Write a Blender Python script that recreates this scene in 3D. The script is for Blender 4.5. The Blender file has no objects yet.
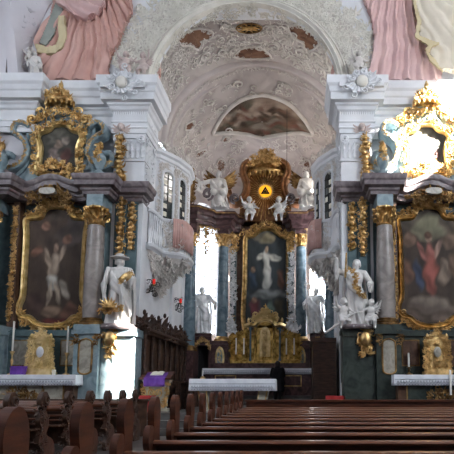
import bpy, math, random
from mathutils import Vector, Matrix
from mathutils.geometry import intersect_point_line
PI = math.pi
sin, cos = math.sin, math.cos
V = Vector
scn = bpy.context.scene
col = scn.collection

# ------------------------------------------------------------------ camera
EYE, PITCH, F, VX, PY = 1.4, math.radians(6.5), 500.0, 300.0, 329.0
cam_d = bpy.data.cameras.new('camera')
cam_d.sensor_width = 36; cam_d.lens = 36 * F / 454
cam_d.shift_x = (227 - VX) / 454; cam_d.shift_y = (PY - 227) / 454
cam_d.clip_end = 200
cam = bpy.data.objects.new('camera', cam_d); col.objects.link(cam)
cam.location = (0, 0, EYE); cam.rotation_euler = (PI / 2 + PITCH, 0, 0)
scn.camera = cam
# ------------------------------------------------------------------ light
scn.view_settings.view_transform = 'Standard'; scn.view_settings.look = 'None'
scn.view_settings.exposure = 0.14; scn.view_settings.gamma = 1; scn.view_settings.use_curve_mapping = False
w = bpy.data.worlds.new('world'); scn.world = w; w.use_nodes = True
bg = w.node_tree.nodes['Background']
bg.inputs[0].default_value = (0.78, 0.88, 1.0, 1); bg.inputs[1].default_value = 5.5
TS, SS = 0.769, 0.5                     # sun slope: rise and run per metre of x
sun_d = bpy.data.lights.new('sun', 'SUN'); sun_d.energy = 260; sun_d.angle = 0.025; sun_d.color = (1, 0.95, 0.86)
sun = bpy.data.objects.new('sun', sun_d); col.objects.link(sun); sun.location = (20, 5, 22)
sun.rotation_euler = V((1, -SS, TS)).to_track_quat('Z', 'Y').to_euler()
def area(name, loc, to, sx, sy, e, c=(0.86, 0.93, 1.0)):
    d = bpy.data.lights.new(name, 'AREA'); d.shape = 'RECTANGLE'; d.size = sx; d.size_y = sy; d.energy = e; d.color = c
    o = bpy.data.objects.new(name, d); col.objects.link(o); o.location = loc
    o.rotation_euler = (V(loc) - V(to)).to_track_quat('Z', 'Y').to_euler()
    return o
# daylight of the tall nave windows (their panes lie outside the photograph)
area('daylight_south_window', (10.2, 3, 12.0), (-6, 15, 7), 5, 6, 1900)
area('daylight_north_window', (-14.2, 5, 12.0), (3, 16, 8), 5, 6, 430)
area('choir_window_fill', (0.9, 23.2, 8.6), (-4, 24.5, 7.5), 1.2, 2.5, 90)  # added lamp inside the choir by the apse window, strengthening its light
area('choir_vault_fill', (1.5, 19.2, 11.4), (-3, 20.0, 13.2), 1.0, 1.6, 105, (1, .95, .9))  # added lamp by the choir wall to brighten the vault; no lunette built
area('apse_vault_fill', (1.4, 22.6, 11.2), (-3, 24.5, 12.6), 1.0, 1.2, 22, (1, .93, .85))  # added fill lamp for the apse vault, with no opening behind it

# ------------------------------------------------------------------ materials
def newmat(name):
    m = bpy.data.materials.new(name); m.use_nodes = True
    return m, m.node_tree, m.node_tree.nodes['Principled BSDF']
def noise_mat(name, c1, c2, scale=3, rough=.6, metal=0, bump=0, bscale=30, detail=6, dist=0, lo=.35, hi=.65, spec=.32, coat=0, stretch=None):
    m, t, b = newmat(name); N = t.nodes; L = t.links
    tc = N.new('ShaderNodeTexCoord'); src = tc.outputs['Object']
    if stretch:
        mp = N.new('ShaderNodeMapping'); mp.inputs['Scale'].default_value = stretch; L.new(src, mp.inputs[0]); src = mp.outputs[0]
    n = N.new('ShaderNodeTexNoise'); n.inputs['Scale'].default_value = scale; n.inputs['Detail'].default_value = detail
    n.inputs['Distortion'].default_value = dist
    L.new(src, n.inputs['Vector'])
    r = N.new('ShaderNodeValToRGB'); r.color_ramp.elements[0].position = lo; r.color_ramp.elements[1].position = hi
    r.color_ramp.elements[0].color = (*c1, 1); r.color_ramp.elements[1].color = (*c2, 1)
    L.new(n.outputs['Fac'], r.inputs[0]); L.new(r.outputs[0], b.inputs['Base Color'])
    b.inputs['Roughness'].default_value = rough; b.inputs['Metallic'].default_value = metal
    b.inputs['Specular IOR Level'].default_value = spec; b.inputs['Coat Weight'].default_value = coat
    if bump:
        n2 = N.new('ShaderNodeTexNoise'); n2.inputs['Scale'].default_value = bscale; L.new(src, n2.inputs['Vector'])
        bp = N.new('ShaderNodeBump'); bp.inputs['Strength'].default_value = bump; bp.inputs['Distance'].default_value = .02
        L.new(n2.outputs['Fac'], bp.inputs['Height']); L.new(bp.outputs[0], b.inputs['Normal'])
    return m
M = {}
M['white'] = noise_mat('white_stucco', (.68, .69, .71), (.80, .81, .83), 1.2, .75, bump=.15, bscale=14)
M['vault'] = noise_mat('vault_plaster', (.40, .35, .335), (.53, .48, .455), .8, .85, bump=.5, bscale=4, dist=1.5, lo=.36, hi=.6)
M['rose'] = noise_mat('rosy_stucco', (.52, .42, .39), (.64, .54, .50), 2, .8)
M['goldrich'] = noise_mat('rich_gilding', (.26, .15, .03), (.85, .58, .18), 5, .34, 1, bump=.6, bscale=22)
M['rib'] = noise_mat('pinkish_rib_plaster', (.50, .44, .43), (.60, .54, .52), 1.2, .85)
M['volute'] = noise_mat('bronze_brown_gilding', (.20, .09, .04), (.42, .21, .10), 4, .45, .4, bump=.4)
M['spandrel'] = noise_mat('grey_green_ground', (.48, .44, .39), (.58, .53, .48), 2, .85)
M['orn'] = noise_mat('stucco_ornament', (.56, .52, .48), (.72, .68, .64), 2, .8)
M['creamorn'] = noise_mat('cream_ornament', (.64, .61, .54), (.76, .73, .66), 2, .8)
M['nave'] = noise_mat('nave_plaster', (.58, .55, .58), (.70, .68, .71), .6, .85)
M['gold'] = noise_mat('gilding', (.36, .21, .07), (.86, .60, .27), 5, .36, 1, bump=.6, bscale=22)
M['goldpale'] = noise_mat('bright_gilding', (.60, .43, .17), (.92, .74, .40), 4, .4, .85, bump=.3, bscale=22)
M['golddark'] = noise_mat('aged_gilding', (.13, .07, .03), (.42, .26, .10), 4, .45, .8, bump=.5, bscale=18)
M['blue'] = noise_mat('blue_green_marble', (.05, .09, .10), (.13, .19, .20), 2.6, .35, dist=1.2, detail=9, lo=.25, hi=.75)
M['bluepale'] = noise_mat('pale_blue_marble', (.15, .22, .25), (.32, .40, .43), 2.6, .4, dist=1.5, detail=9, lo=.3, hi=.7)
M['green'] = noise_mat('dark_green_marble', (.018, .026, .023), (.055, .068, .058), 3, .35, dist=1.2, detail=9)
M['grey'] = noise_mat('grey_rose_marble', (.30, .26, .25), (.52, .47, .44), 3.2, .35, dist=2, detail=9)
M['shaft'] = noise_mat('grey_column_marble', (.20, .175, .165), (.34, .30, .275), 2.2, .3, dist=1.2, detail=9)
M['bshaft'] = noise_mat('blue_column_marble', (.06, .10, .125), (.16, .22, .26), 2.2, .25, dist=1.2, detail=9)
M['red'] = noise_mat('dark_red_marble', (.04, .02, .02), (.13, .07, .07), 3, .3, dist=1.5, detail=9)
M['cap'] = noise_mat('grey_violet_marble', (.12, .095, .10), (.25, .21, .215), 3, .35, dist=1.5, detail=9)
M['brown'] = noise_mat('brown_marble', (.06, .03, .02), (.14, .075, .045), 3, .4, dist=1)
M['panel'] = noise_mat('buff_marble_panel', (.26, .24, .20), (.44, .41, .34), 4, .35, dist=1.5)
M['statue'] = noise_mat('white_statue_paint', (.58, .56, .54), (.74, .72, .69), 3, .5)
M['silver'] = noise_mat('silvered_wood', (.62, .63, .64), (.90, .91, .92), 4, .35, .25)
M['pink'] = noise_mat('pink_drapery', (.58, .34, .29), (.70, .45, .39), 1.1, .8)
M['pinkpale'] = noise_mat('pale_pink_drapery', (.60, .40, .39), (.74, .53, .50), 1.1, .8)
M['yellow'] = noise_mat('yellow_lining', (.52, .43, .26), (.66, .57, .36), 1.5, .8)
M['ochrepale'] = noise_mat('pale_ochre_lining', (.62, .56, .46), (.74, .68, .56), 1.5, .8)
M['greygreen'] = noise_mat('grey_green_plaster', (.22, .25, .22), (.34, .36, .32), 1.5, .8)
M['rosecloth'] = noise_mat('rose_cloth', (.50, .30, .26), (.62, .40, .36), 3, .85)
M['pew'] = noise_mat('pew_wood', (.04, .012, .006), (.11, .034, .015), 2.5, .4, stretch=(1, 1, 8), coat=.08, spec=.35, bump=.1)
M['pewrail'] = noise_mat('pew_rail_wood', (.07, .021, .008), (.15, .048, .018), 2.5, .3, stretch=(1, 8, 8), coat=.3, spec=.4)
M['pewdark'] = noise_mat('old_carved_wood', (.035, .018, .012), (.10, .05, .03), 5, .45, bump=.5, bscale=14, coat=.2)
M['stall'] = noise_mat('stall_wood', (.025, .013, .009), (.075, .037, .024), 3, .42, stretch=(1, 1, 6), bump=.2)
M['floor'] = noise_mat('stone_floor', (.06, .05, .045), (.12, .105, .095), 1.5, .5)
M['step'] = noise_mat('step_stone', (.07, .066, .062), (.14, .134, .128), 2, .5)
M['iron'] = noise_mat('wrought_iron', (.02, .02, .02), (.05, .05, .05), 5, .5, .6)
M['black'] = noise_mat('black_cloth', (.006, .006, .008), (.016, .016, .02), 6, .85)
M['hair'] = noise_mat('dark_hair', (.02, .016, .014), (.05, .04, .035), 20, .6)
M['skin'] = noise_mat('skin', (.45, .28, .20), (.55, .36, .27), 6, .6)
M['dark'] = noise_mat('dark_opening', (.006, .006, .007), (.014, .013, .013), 2, .7)
M['wax'] = noise_mat('candle_wax', (.78, .76, .70), (.86, .84, .78), 4, .5)
M['lace'] = noise_mat('white_linen', (.72, .74, .80), (.84, .86, .90), 4, .85)
M['purple'] = noise_mat('purple_cloth', (.10, .03, .24), (.17, .06, .36), 4, .8)
M['redcloth'] = noise_mat('red_cloth', (.30, .02, .02), (.42, .04, .04), 4, .8)
M['redglass'] = noise_mat('red_glass', (.55, .02, .02), (.7, .04, .03), 4, .2)
M['paper'] = noise_mat('paper', (.72, .68, .56), (.82, .78, .66), 4, .8)
M['fresco'] = noise_mat('brown_fresco', (.10, .045, .03), (.30, .17, .11), 1.4, .85, dist=1.2, lo=.3, hi=.7)
M['palewood'] = noise_mat('pale_painted_wood', (.36, .34, .27), (.50, .47, .38), 3, .5)
def glass_mat():
    m, t, b = newmat('leaded_glass'); b.inputs['Base Color'].default_value = (.02, .03, .03, 1)
    b.inputs['Roughness'].default_value = .12; b.inputs['Specular IOR Level'].default_value = .8; return m
M['pane'] = glass_mat()
def clear_mat():
    m, t, b = newmat('clear_window_glass'); t.nodes.remove(b)
    tr = t.nodes.new('ShaderNodeBsdfTransparent'); tr.inputs[0].default_value = (.97, .98, 1, 1)
    gl = t.nodes.new('ShaderNodeBsdfGlossy'); gl.inputs['Roughness'].default_value = .1
    mx = t.nodes.new('ShaderNodeMixShader'); mx.inputs[0].default_value = .06
    t.links.new(tr.outputs[0], mx.inputs[1]); t.links.new(gl.outputs[0], mx.inputs[2])
    t.links.new(mx.outputs[0], t.nodes['Material Output'].inputs[0]); return m
M['clear'] = clear_mat()
def emit_mat(name, c, s):
    m, t, b = newmat(name); b.inputs['Base Color'].default_value = (*c, 1)
    b.inputs['Emission Color'].default_value = (*c, 1); b.inputs['Emission Strength'].default_value = s; return m
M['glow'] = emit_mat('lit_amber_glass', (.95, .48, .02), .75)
M['redglow'] = emit_mat('lit_red_glass', (.9, .03, .02), .5)
def attr_mat():
    m, t, b = newmat('painted_canvas'); a = t.nodes.new('ShaderNodeAttribute'); a.attribute_name = 'paint'
    n = t.nodes.new('ShaderNodeTexNoise'); n.inputs['Scale'].default_value = 9; n.inputs['Detail'].default_value = 8
    mx = t.nodes.new('ShaderNodeMixRGB'); mx.blend_type = 'OVERLAY'; mx.inputs[0].default_value = .5
    t.links.new(a.outputs['Color'], mx.inputs[1]); t.links.new(n.outputs['Fac'], mx.inputs[2])
    t.links.new(mx.outputs[0], b.inputs['Base Color']); b.inputs['Roughness'].default_value = .6; b.inputs['Specular IOR Level'].default_value = .2; return m
M['canvas'] = attr_mat()

# ------------------------------------------------------------------ geometry helpers
def kray(px, py):
    v = (PY - py) / F; k = cos(PITCH) - v * sin(PITCH)
    return (px - VX) / F / k, (sin(PITCH) + v * cos(PITCH)) / k
def at(px, py, D):
    a, b = kray(px, py); return V((a * D, D, EYE + b * D))
def zz(py, D): return EYE + kray(VX, py)[1] * D

class MB:
    def __init__(s): s.v = []; s.f = []
    def add(s, vs, fs):
        o = len(s.v); s.v.extend([tuple(v) for v in vs]); s.f.extend([tuple(i + o for i in f) for f in fs])
    def box(s, a, b):
        x0, y0, z0 = a; x1, y1, z1 = b
        s.add([(x0, y0, z0), (x1, y0, z0), (x1, y1, z0), (x0, y1, z0), (x0, y0, z1), (x1, y0, z1), (x1, y1, z1), (x0, y1, z1)],
              [(0, 3, 2, 1), (4, 5, 6, 7), (0, 1, 5, 4), (1, 2, 6, 5), (2, 3, 7, 6), (3, 0, 4, 7)])
    def loft(s, rings, closed=True, caps=True):
        n = len(rings[0]); vs = [p for r in rings for p in r]; fs = []
        for i in range(len(rings) - 1):
            for j in range(n if closed else n - 1):
                k = (j + 1) % n; fs.append((i * n + j, i * n + k, (i + 1) * n + k, (i + 1) * n + j))
        if caps and closed: fs.append(tuple(range(n - 1, -1, -1))); fs.append(tuple((len(rings) - 1) * n + j for j in range(n)))
        s.add(vs, fs)
    def tube(s, path, rad, n=6, flat=1.0, fn=None):
        path = [V(p) for p in path]; m = len(path)
        if not hasattr(rad, '__len__'): rad = [rad] * m
        ref = V(fn) if fn is not None else None; rings = []
        for i, p in enumerate(path):
            t = (path[min(i + 1, m - 1)] - path[max(i - 1, 0)])
            t = t.normalized() if t.length > 1e-9 else V((0, 0, 1))
            if ref is None: ref = V((0, 0, 1)) if abs(t.z) < .9 else V((1, 0, 0))
            a = ref - t * ref.dot(t)
            a = a.normalized() if a.length > 1e-6 else t.orthogonal().normalized()
            if fn is None: ref = a
            b = t.cross(a); r = max(rad[i], 1e-4)
            rings.append([p + a * (r * flat * cos(2 * PI * k / n)) + b * (r * sin(2 * PI * k / n)) for k in range(n)])
        s.loft(rings)
    def capsule(s, p0, r0, p1, r1, n=10):
        p0, p1 = V(p0), V(p1); d = p1 - p0; L = d.length or 1e-6; d = d / L; path = []; rad = []
        for a in (80, 55, 25): path.append(p0 - d * r0 * sin(math.radians(a))); rad.append(r0 * cos(math.radians(a)))
        path.append(p0); rad.append(r0); path.append(p1); rad.append(r1)
        for a in (25, 55, 80): path.append(p1 + d * r1 * sin(math.radians(a))); rad.append(r1 * cos(math.radians(a)))
        s.tube(path, rad, n)
    def lathe(s, prof, c=(0, 0, 0), n=20, sx=1, sy=1, ax=None):
        c = V(c); rings = []
        for r, z in prof:
            rings.append([c + V((r * sx * cos(2 * PI * k / n), r * sy * sin(2 * PI * k / n), z)) for k in range(n)])
        s.loft(rings)
    def ell(s, c, r, n=12, m=8, rot=None):
        c = V(c); rings = []
        for i in range(m + 1):
            a = -PI / 2 + PI * i / m; ring = []
            ca = max(cos(a), .02)
            for k in range(n):
                p = V((r[0] * ca * cos(2 * PI * k / n), r[1] * ca * sin(2 * PI * k / n), r[2] * sin(a)))
                if rot: p = rot @ p
                ring.append(c + p)
            rings.append(ring)
        s.loft(rings)
    def leaf(s, p, d, n, L, W, curl=.5, seg=4):
        p, d, n = V(p), V(d).normalized(), V(n).normalized(); b = n.cross(d).normalized(); rings = []
        q = p.copy(); ang = -.3; prof = [.5, 1, .85, .5, .08] if seg == 4 else [.6, 1, .1]
        for i in range(seg + 1):
            wv = W * prof[i]; dd = d * cos(ang) + n * sin(ang); nn = n * cos(ang) - d * sin(ang)
            rings.append([q - b * wv, q + nn * wv * .55, q + b * wv, q - nn * wv * .15])
            q = q + dd * (L / seg); ang += curl * 1.6 / seg
        s.loft(rings)
    def scroll(s, p, d, n, R, turns=1.2, th=.25, sg=1, seg=10):
        p, d, n = V(p), V(d).normalized(), V(n).normalized(); b = n.cross(d).normalized() * sg
        path = []; rad = []
        for i in range(seg + 1):
            u = i / seg; a = u * turns * 2 * PI; r = R * (1 - .78 * u)
            path.append(p + d * (r * sin(a)) + b * (R - r * cos(a)) + n * (.25 * R * u)); rad.append(R * th * (1 - .45 * u) * (.55 + .9 * min(1, u * 4) * .5))
        s.tube(path, rad, 5)
    def acanthus(s, p, d, n, S, rng, k=4):
        p, d, n = V(p), V(d).normalized(), V(n).normalized(); b = n.cross(d)
        sg = rng.choice((-1, 1)); s.scroll(p, d, n, S * .42, rng.uniform(.8, 1.3), .22, sg, 8)
        for i in range(k):
            a = rng.uniform(-1.5, 1.5); dd = d * cos(a) + b * sin(a)
            s.leaf(p + dd * S * .1, dd, n, S * rng.uniform(.6, 1.05), S * rng.uniform(.11, .18), rng.uniform(.5, 1.3))
    def garland(s, pts, n, S, rng, dens=1.0, k=3):
        pts = [V(p) for p in pts]; tot = sum((pts[i + 1] - pts[i]).length for i in range(len(pts) - 1))
        N = max(2, int(tot / S * 2.2 * dens)); n = V(n).normalized()
        for i in range(N):
            t = tot * (i + .5) / N; j = 0
            while j < len(pts) - 2 and t > (pts[j + 1] - pts[j]).length: t -= (pts[j + 1] - pts[j]).length; j += 1
            d = (pts[j + 1] - pts[j]).normalized(); b = n.cross(d)
            p = pts[j] + d * t + b * rng.uniform(-.3, .3) * S
            a = rng.uniform(-.9, .9); dd = d * cos(a) + b * sin(a)
            if rng.random() < .5: dd = -dd
            s.acanthus(p, dd, n, S * rng.uniform(.7, 1.1), rng, k)
            if rng.random() < .4: s.ell(p + n * S * .15, (S * .16,) * 3, 7, 5)
    def sweep2(s, path, prof, y0=0, closed=False, tf=None):
        """moulding along a path in the XZ plane; profile of (outward in plane, toward the viewer)."""
        P = [V((p[0], p[1])) for p in path]; m = len(P); rings = []
        for i, p in enumerate(P):
            if closed: a, b = P[i - 1], P[(i + 1) % m]
            else: a, b = P[max(i - 1, 0)], P[min(i + 1, m - 1)]
            d1 = (p - a); d2 = (b - p)
            d1 = d1.normalized() if d1.length > 1e-9 else d2.normalized(); d2 = d2.normalized() if d2.length > 1e-9 else d1
            n1 = V((-d1.y, d1.x)); n2 = V((-d2.y, d2.x)); nn = n1 + n2
            nn = nn.normalized() if nn.length > 1e-6 else n1
            k = 1 / max(.5, nn.dot(n1)); ring = []
            for o, dep in prof:
                q = p + nn * (o * k); ring.append(V((q.x, y0 - dep, q.y)))
            rings.append(ring)
        if closed: rings.append(rings[0])
        s.loft(rings, True, not closed)
    def sweepplan(s, path, prof):
        """moulding along a path of (x, y[, z]); profile of (outward to the left of travel, up)."""
        P = [V((p[0], p[1], p[2] if len(p) > 2 else 0)) for p in path]; m = len(P); rings = []
        for i, p in enumerate(P):
            a, b = P[max(i - 1, 0)], P[min(i + 1, m - 1)]
            d1 = V((p - a).xy); d2 = V((b - p).xy)
            d1 = d1.normalized() if d1.length > 1e-9 else d2.normalized(); d2 = d2.normalized() if d2.length > 1e-9 else d1
            n1 = V((-d1.y, d1.x)); n2 = V((-d2.y, d2.x)); nn = n1 + n2
            nn = nn.normalized() if nn.length > 1e-6 else n1
            k = 1 / max(.45, nn.dot(n1))
            rings.append([V((p.x + nn.x * o * k, p.y + nn.y * o * k, p.z + u)) for o, u in prof])
        s.loft(rings)
    def obox(s, p, d, n, hw, t0, t1, z0, z1):
        p, d, n = V(p), V(d).normalized(), V(n).normalized(); q = []
        for z in (z0, z1):
            for a, b in ((-hw, t0), (hw, t0), (hw, t1), (-hw, t1)): r = p + d * a + n * b; q.append((r.x, r.y, z))
        s.add(q, [(0, 3, 2, 1), (4, 5, 6, 7), (0, 1, 5, 4), (1, 2, 6, 5), (2, 3, 7, 6), (3, 0, 4, 7)])
    def prism(s, outline, y0, y1):
        n = len(outline); s.loft([[V((x, y0, z)) for x, z in outline], [V((x, y1, z)) for x, z in outline]])
    def build(s, name, mat, parent=None, smooth=True, loc=None, kind=None, angle=40):
        me = bpy.data.meshes.new(name); me.from_pydata(s.v, [], s.f); me.validate()
        import bmesh
        bm = bmesh.new(); bm.from_mesh(me); bmesh.ops.recalc_face_normals(bm, faces=bm.faces); bm.to_mesh(me); bm.free()
        o = bpy.data.objects.new(name, me); col.objects.link(o)
        if mat is not None: me.materials.append(M[mat] if isinstance(mat, str) else mat)
        if smooth:
            me.polygons.foreach_set('use_smooth', [True] * len(me.polygons))
            try: me.set_sharp_from_angle(angle=math.radians(angle))
            except Exception: pass
        if parent: o.parent = parent
        if loc: o.location = loc
        if kind: o['kind'] = kind
        return o
def tag(o, label, cat, group=None, kind=None):
    o['label'] = label; o['category'] = cat
    if group: o['group'] = group
    if kind: o['kind'] = kind
    return o
def thing(name, label, cat, loc=(0, 0, 0), rz=0, group=None):
    o = bpy.data.objects.new(name, None); o.empty_display_size = .1; col.objects.link(o); o.location = loc; o.rotation_euler = (0, 0, rz)
    return tag(o, label, cat, group)
def copy_tree(o, parent=None):
    c = o.copy(); col.objects.link(c); c.parent = parent
    for ch in [x for x in bpy.data.objects if x.parent == o]: copy_tree(ch, c)
    return c
def remesh(mb, vox, it=3):
    me = bpy.data.meshes.new('tmp'); me.from_pydata(mb.v, [], mb.f)
    import bmesh
    bm = bmesh.new(); bm.from_mesh(me); bmesh.ops.recalc_face_normals(bm, faces=bm.faces); bm.to_mesh(me); bm.free()
    o = bpy.data.objects.new('tmp', me); col.objects.link(o)
    r = o.modifiers.new('r', 'REMESH'); r.mode = 'VOXEL'; r.voxel_size = vox; r.adaptivity = 0
    sm = o.modifiers.new('s', 'SMOOTH'); sm.iterations = it; sm.factor = .5
    dg = bpy.context.evaluated_depsgraph_get(); ev = o.evaluated_get(dg); m2 = ev.to_mesh()
    out = MB(); out.v = [tuple(v.co) for v in m2.vertices]; out.f = [tuple(p.vertices) for p in m2.polygons]
    ev.to_mesh_clear(); bpy.data.objects.remove(o); bpy.data.meshes.remove(me)
    return out
def bez(pts, n=8):
    """Catmull-Rom through 2-D or 3-D points"""
    P = [V(p) for p in pts]; out = []
    for i in range(len(P) - 1):
        p0, p1, p2, p3 = P[max(i - 1, 0)], P[i], P[i + 1], P[min(i + 2, len(P) - 1)]
        for k in range(n):
            t = k / n
            out.append(.5 * ((2 * p1) + (p2 - p0) * t + (2 * p0 - 5 * p1 + 4 * p2 - p3) * t * t + (3 * p1 - p0 - 3 * p2 + p3) * t ** 3))
    out.append(P[-1]); return out
def mirror_closed(half, n=5, smooth=True):
    """half outline from top centre to bottom centre, right side -> closed outline"""
    h = [tuple(p) for p in (bez(half, n) if smooth else half)]
    return h + [(-x, z) for x, z in reversed(h[1:-1])]
def inpoly(x, y, P):
    c = False; j = len(P) - 1
    for i in range(len(P)):
        if (P[i][1] > y) != (P[j][1] > y) and x < (P[j][0] - P[i][0]) * (y - P[i][1]) / (P[j][1] - P[i][1]) + P[i][0]: c = not c
        j = i
    return c
def canvas(name, outline, y, blobs, base, parent=None, nx=56, ny=90, seed=1, mir=1, gain=.62):
    xs = [p[0] for p in outline]; zs = [p[1] for p in outline]; x0, x1, z0, z1 = min(xs), max(xs), min(zs), max(zs)
    rng = random.Random(seed); ph = [(rng.uniform(3, 14), rng.uniform(3, 14), rng.uniform(0, 6)) for _ in range(6)]
    vs = []; cs = []; fs = []
    for j in range(ny + 1):
        for i in range(nx + 1):
            u, w_ = i / nx, j / ny; vs.append((x0 + (x1 - x0) * u, y, z0 + (z1 - z0) * w_)); X = (u - .5) * 2 * mir; Z = w_
            t = base(X, Z); c = [t[0], t[1], t[2]]
            nz = sum(sin(a * X + b * Z * 2 + f) for a, b, f in ph) / 6
            c = [q * (1 + .35 * nz) for q in c]
            wob = .22 * sin(19 * Z + 5 * X) + .14 * sin(43 * Z - 11 * X)
            for bx, bz, rx, rz, ang, cc in blobs:
                dx, dz = X - bx + wob * rx, (Z - bz); a = math.radians(ang)
                e, f = (dx * cos(a) + dz * 2 * sin(a)) / rx, (-dx * sin(a) / 2 + dz * cos(a)) / rz
                q = 1 - (e * e + f * f)
                if q > 0:
                    q = min(1, q * 1.5) ** 1.2 * .92; sh = 1 + .3 * sin(e * 3 + f * 4 + bx * 9)
                    c = [c[k] * (1 - q) + cc[k] * sh * q for k in range(3)]
            c = [max(0, q) * gain for q in c]; cs.append((*c, 1))
    for j in range(ny):
        for i in range(nx):
            x = x0 + (x1 - x0) * (i + .5) / nx; z = z0 + (z1 - z0) * (j + .5) / ny
            if inpoly(x, z, outline): a = j * (nx + 1) + i; fs.append((a, a + 1, a + nx + 2, a + nx + 1))
    me = bpy.data.meshes.new(name); me.from_pydata(vs, [], fs)
    at_ = me.color_attributes.new('paint', 'FLOAT_COLOR', 'POINT')
    for i, c in enumerate(cs): at_.data[i].color = c
    me.materials.append(M['canvas']); o = bpy.data.objects.new(name, me); col.objects.link(o); o.parent = parent
    return o

# ------------------------------------------------------------------ sculpted figures
def hand(mb, p, d, s):
    """palm, four fingers and a thumb; p wrist, d pointing direction, s hand length"""
    p, d = V(p), V(d).normalized(); sd = d.orthogonal().normalized(); up = d.cross(sd)
    mb.capsule(p, s * .16, p + d * s * .45, s * .2, 6)
    for i, (o, l) in enumerate(((-.16, .48), (-.05, .55), (.06, .5), (.16, .4))):
        a = p + d * s * .5 + sd * s * o; b = a + d * s * l * .55 + sd * s * o * .2; c = b + d * s * l * .4 - up * s * .12
        mb.capsule(a, s * .055, b, s * .05, 5); mb.capsule(b, s * .05, c, s * .04, 5)
    a = p + d * s * .18 - sd * s * .16; mb.capsule(a, s * .065, a + (d * .6 - sd * .7) * s * .35, s * .05, 5)
def head(mb, c, r, turn=0, tilt=0, beard=False, hair=1):
    R = Matrix.Rotation(turn, 3, 'Z') @ Matrix.Rotation(tilt, 3, 'X'); c = V(c)
    g = lambda x, y, z: c + R @ V((x * r, y * r, z * r))
    mb.ell(c, (r * .78, r * .9, r * 1.05), 14, 10, R)
    mb.ell(g(0, -.35, -.5), (r * .5, r * .5, r * .5), 10, 8, R)
    mb.capsule(g(0, -.86, .12), r * .1, g(0, -1.02, -.25), r * .14, 7)
    mb.capsule(g(-.4, -.76, .22), r * .12, g(.4, -.76, .22), r * .12, 7)
    mb.capsule(g(-.2, -.84, -.48), r * .08, g(.2, -.84, -.48), r * .08, 7)
    for s in (-1, 1):
        mb.ell(g(s * .32, -.78, .05), (r * .13,) * 3, 7, 5); mb.ell(g(s * .82, .05, 0), (r * .1, r * .18, r * .25), 7, 5, R)
        mb.ell(g(s * .36, -.6, -.2), (r * .26, r * .22, r * .24), 8, 6, R)
    if hair:
        mb.ell(g(0, .22, .25), (r * .95, r * .95, r * .98), 12, 9, R)
        for i in range(10):
            a = PI * (i / 9) + 0; x, y = cos(a) * .85, sin(a) * .7
            mb.capsule(g(x, y, .1), r * .22, g(x * 1.1, y * 1.15, -.75 * hair), r * .14, 6)
    if beard:
        for s in (-.35, -.12, .12, .35): mb.capsule(g(s, -.7, -.65), r * .2, g(s * .6, -.8, -1.25), r * .1, 6)
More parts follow.
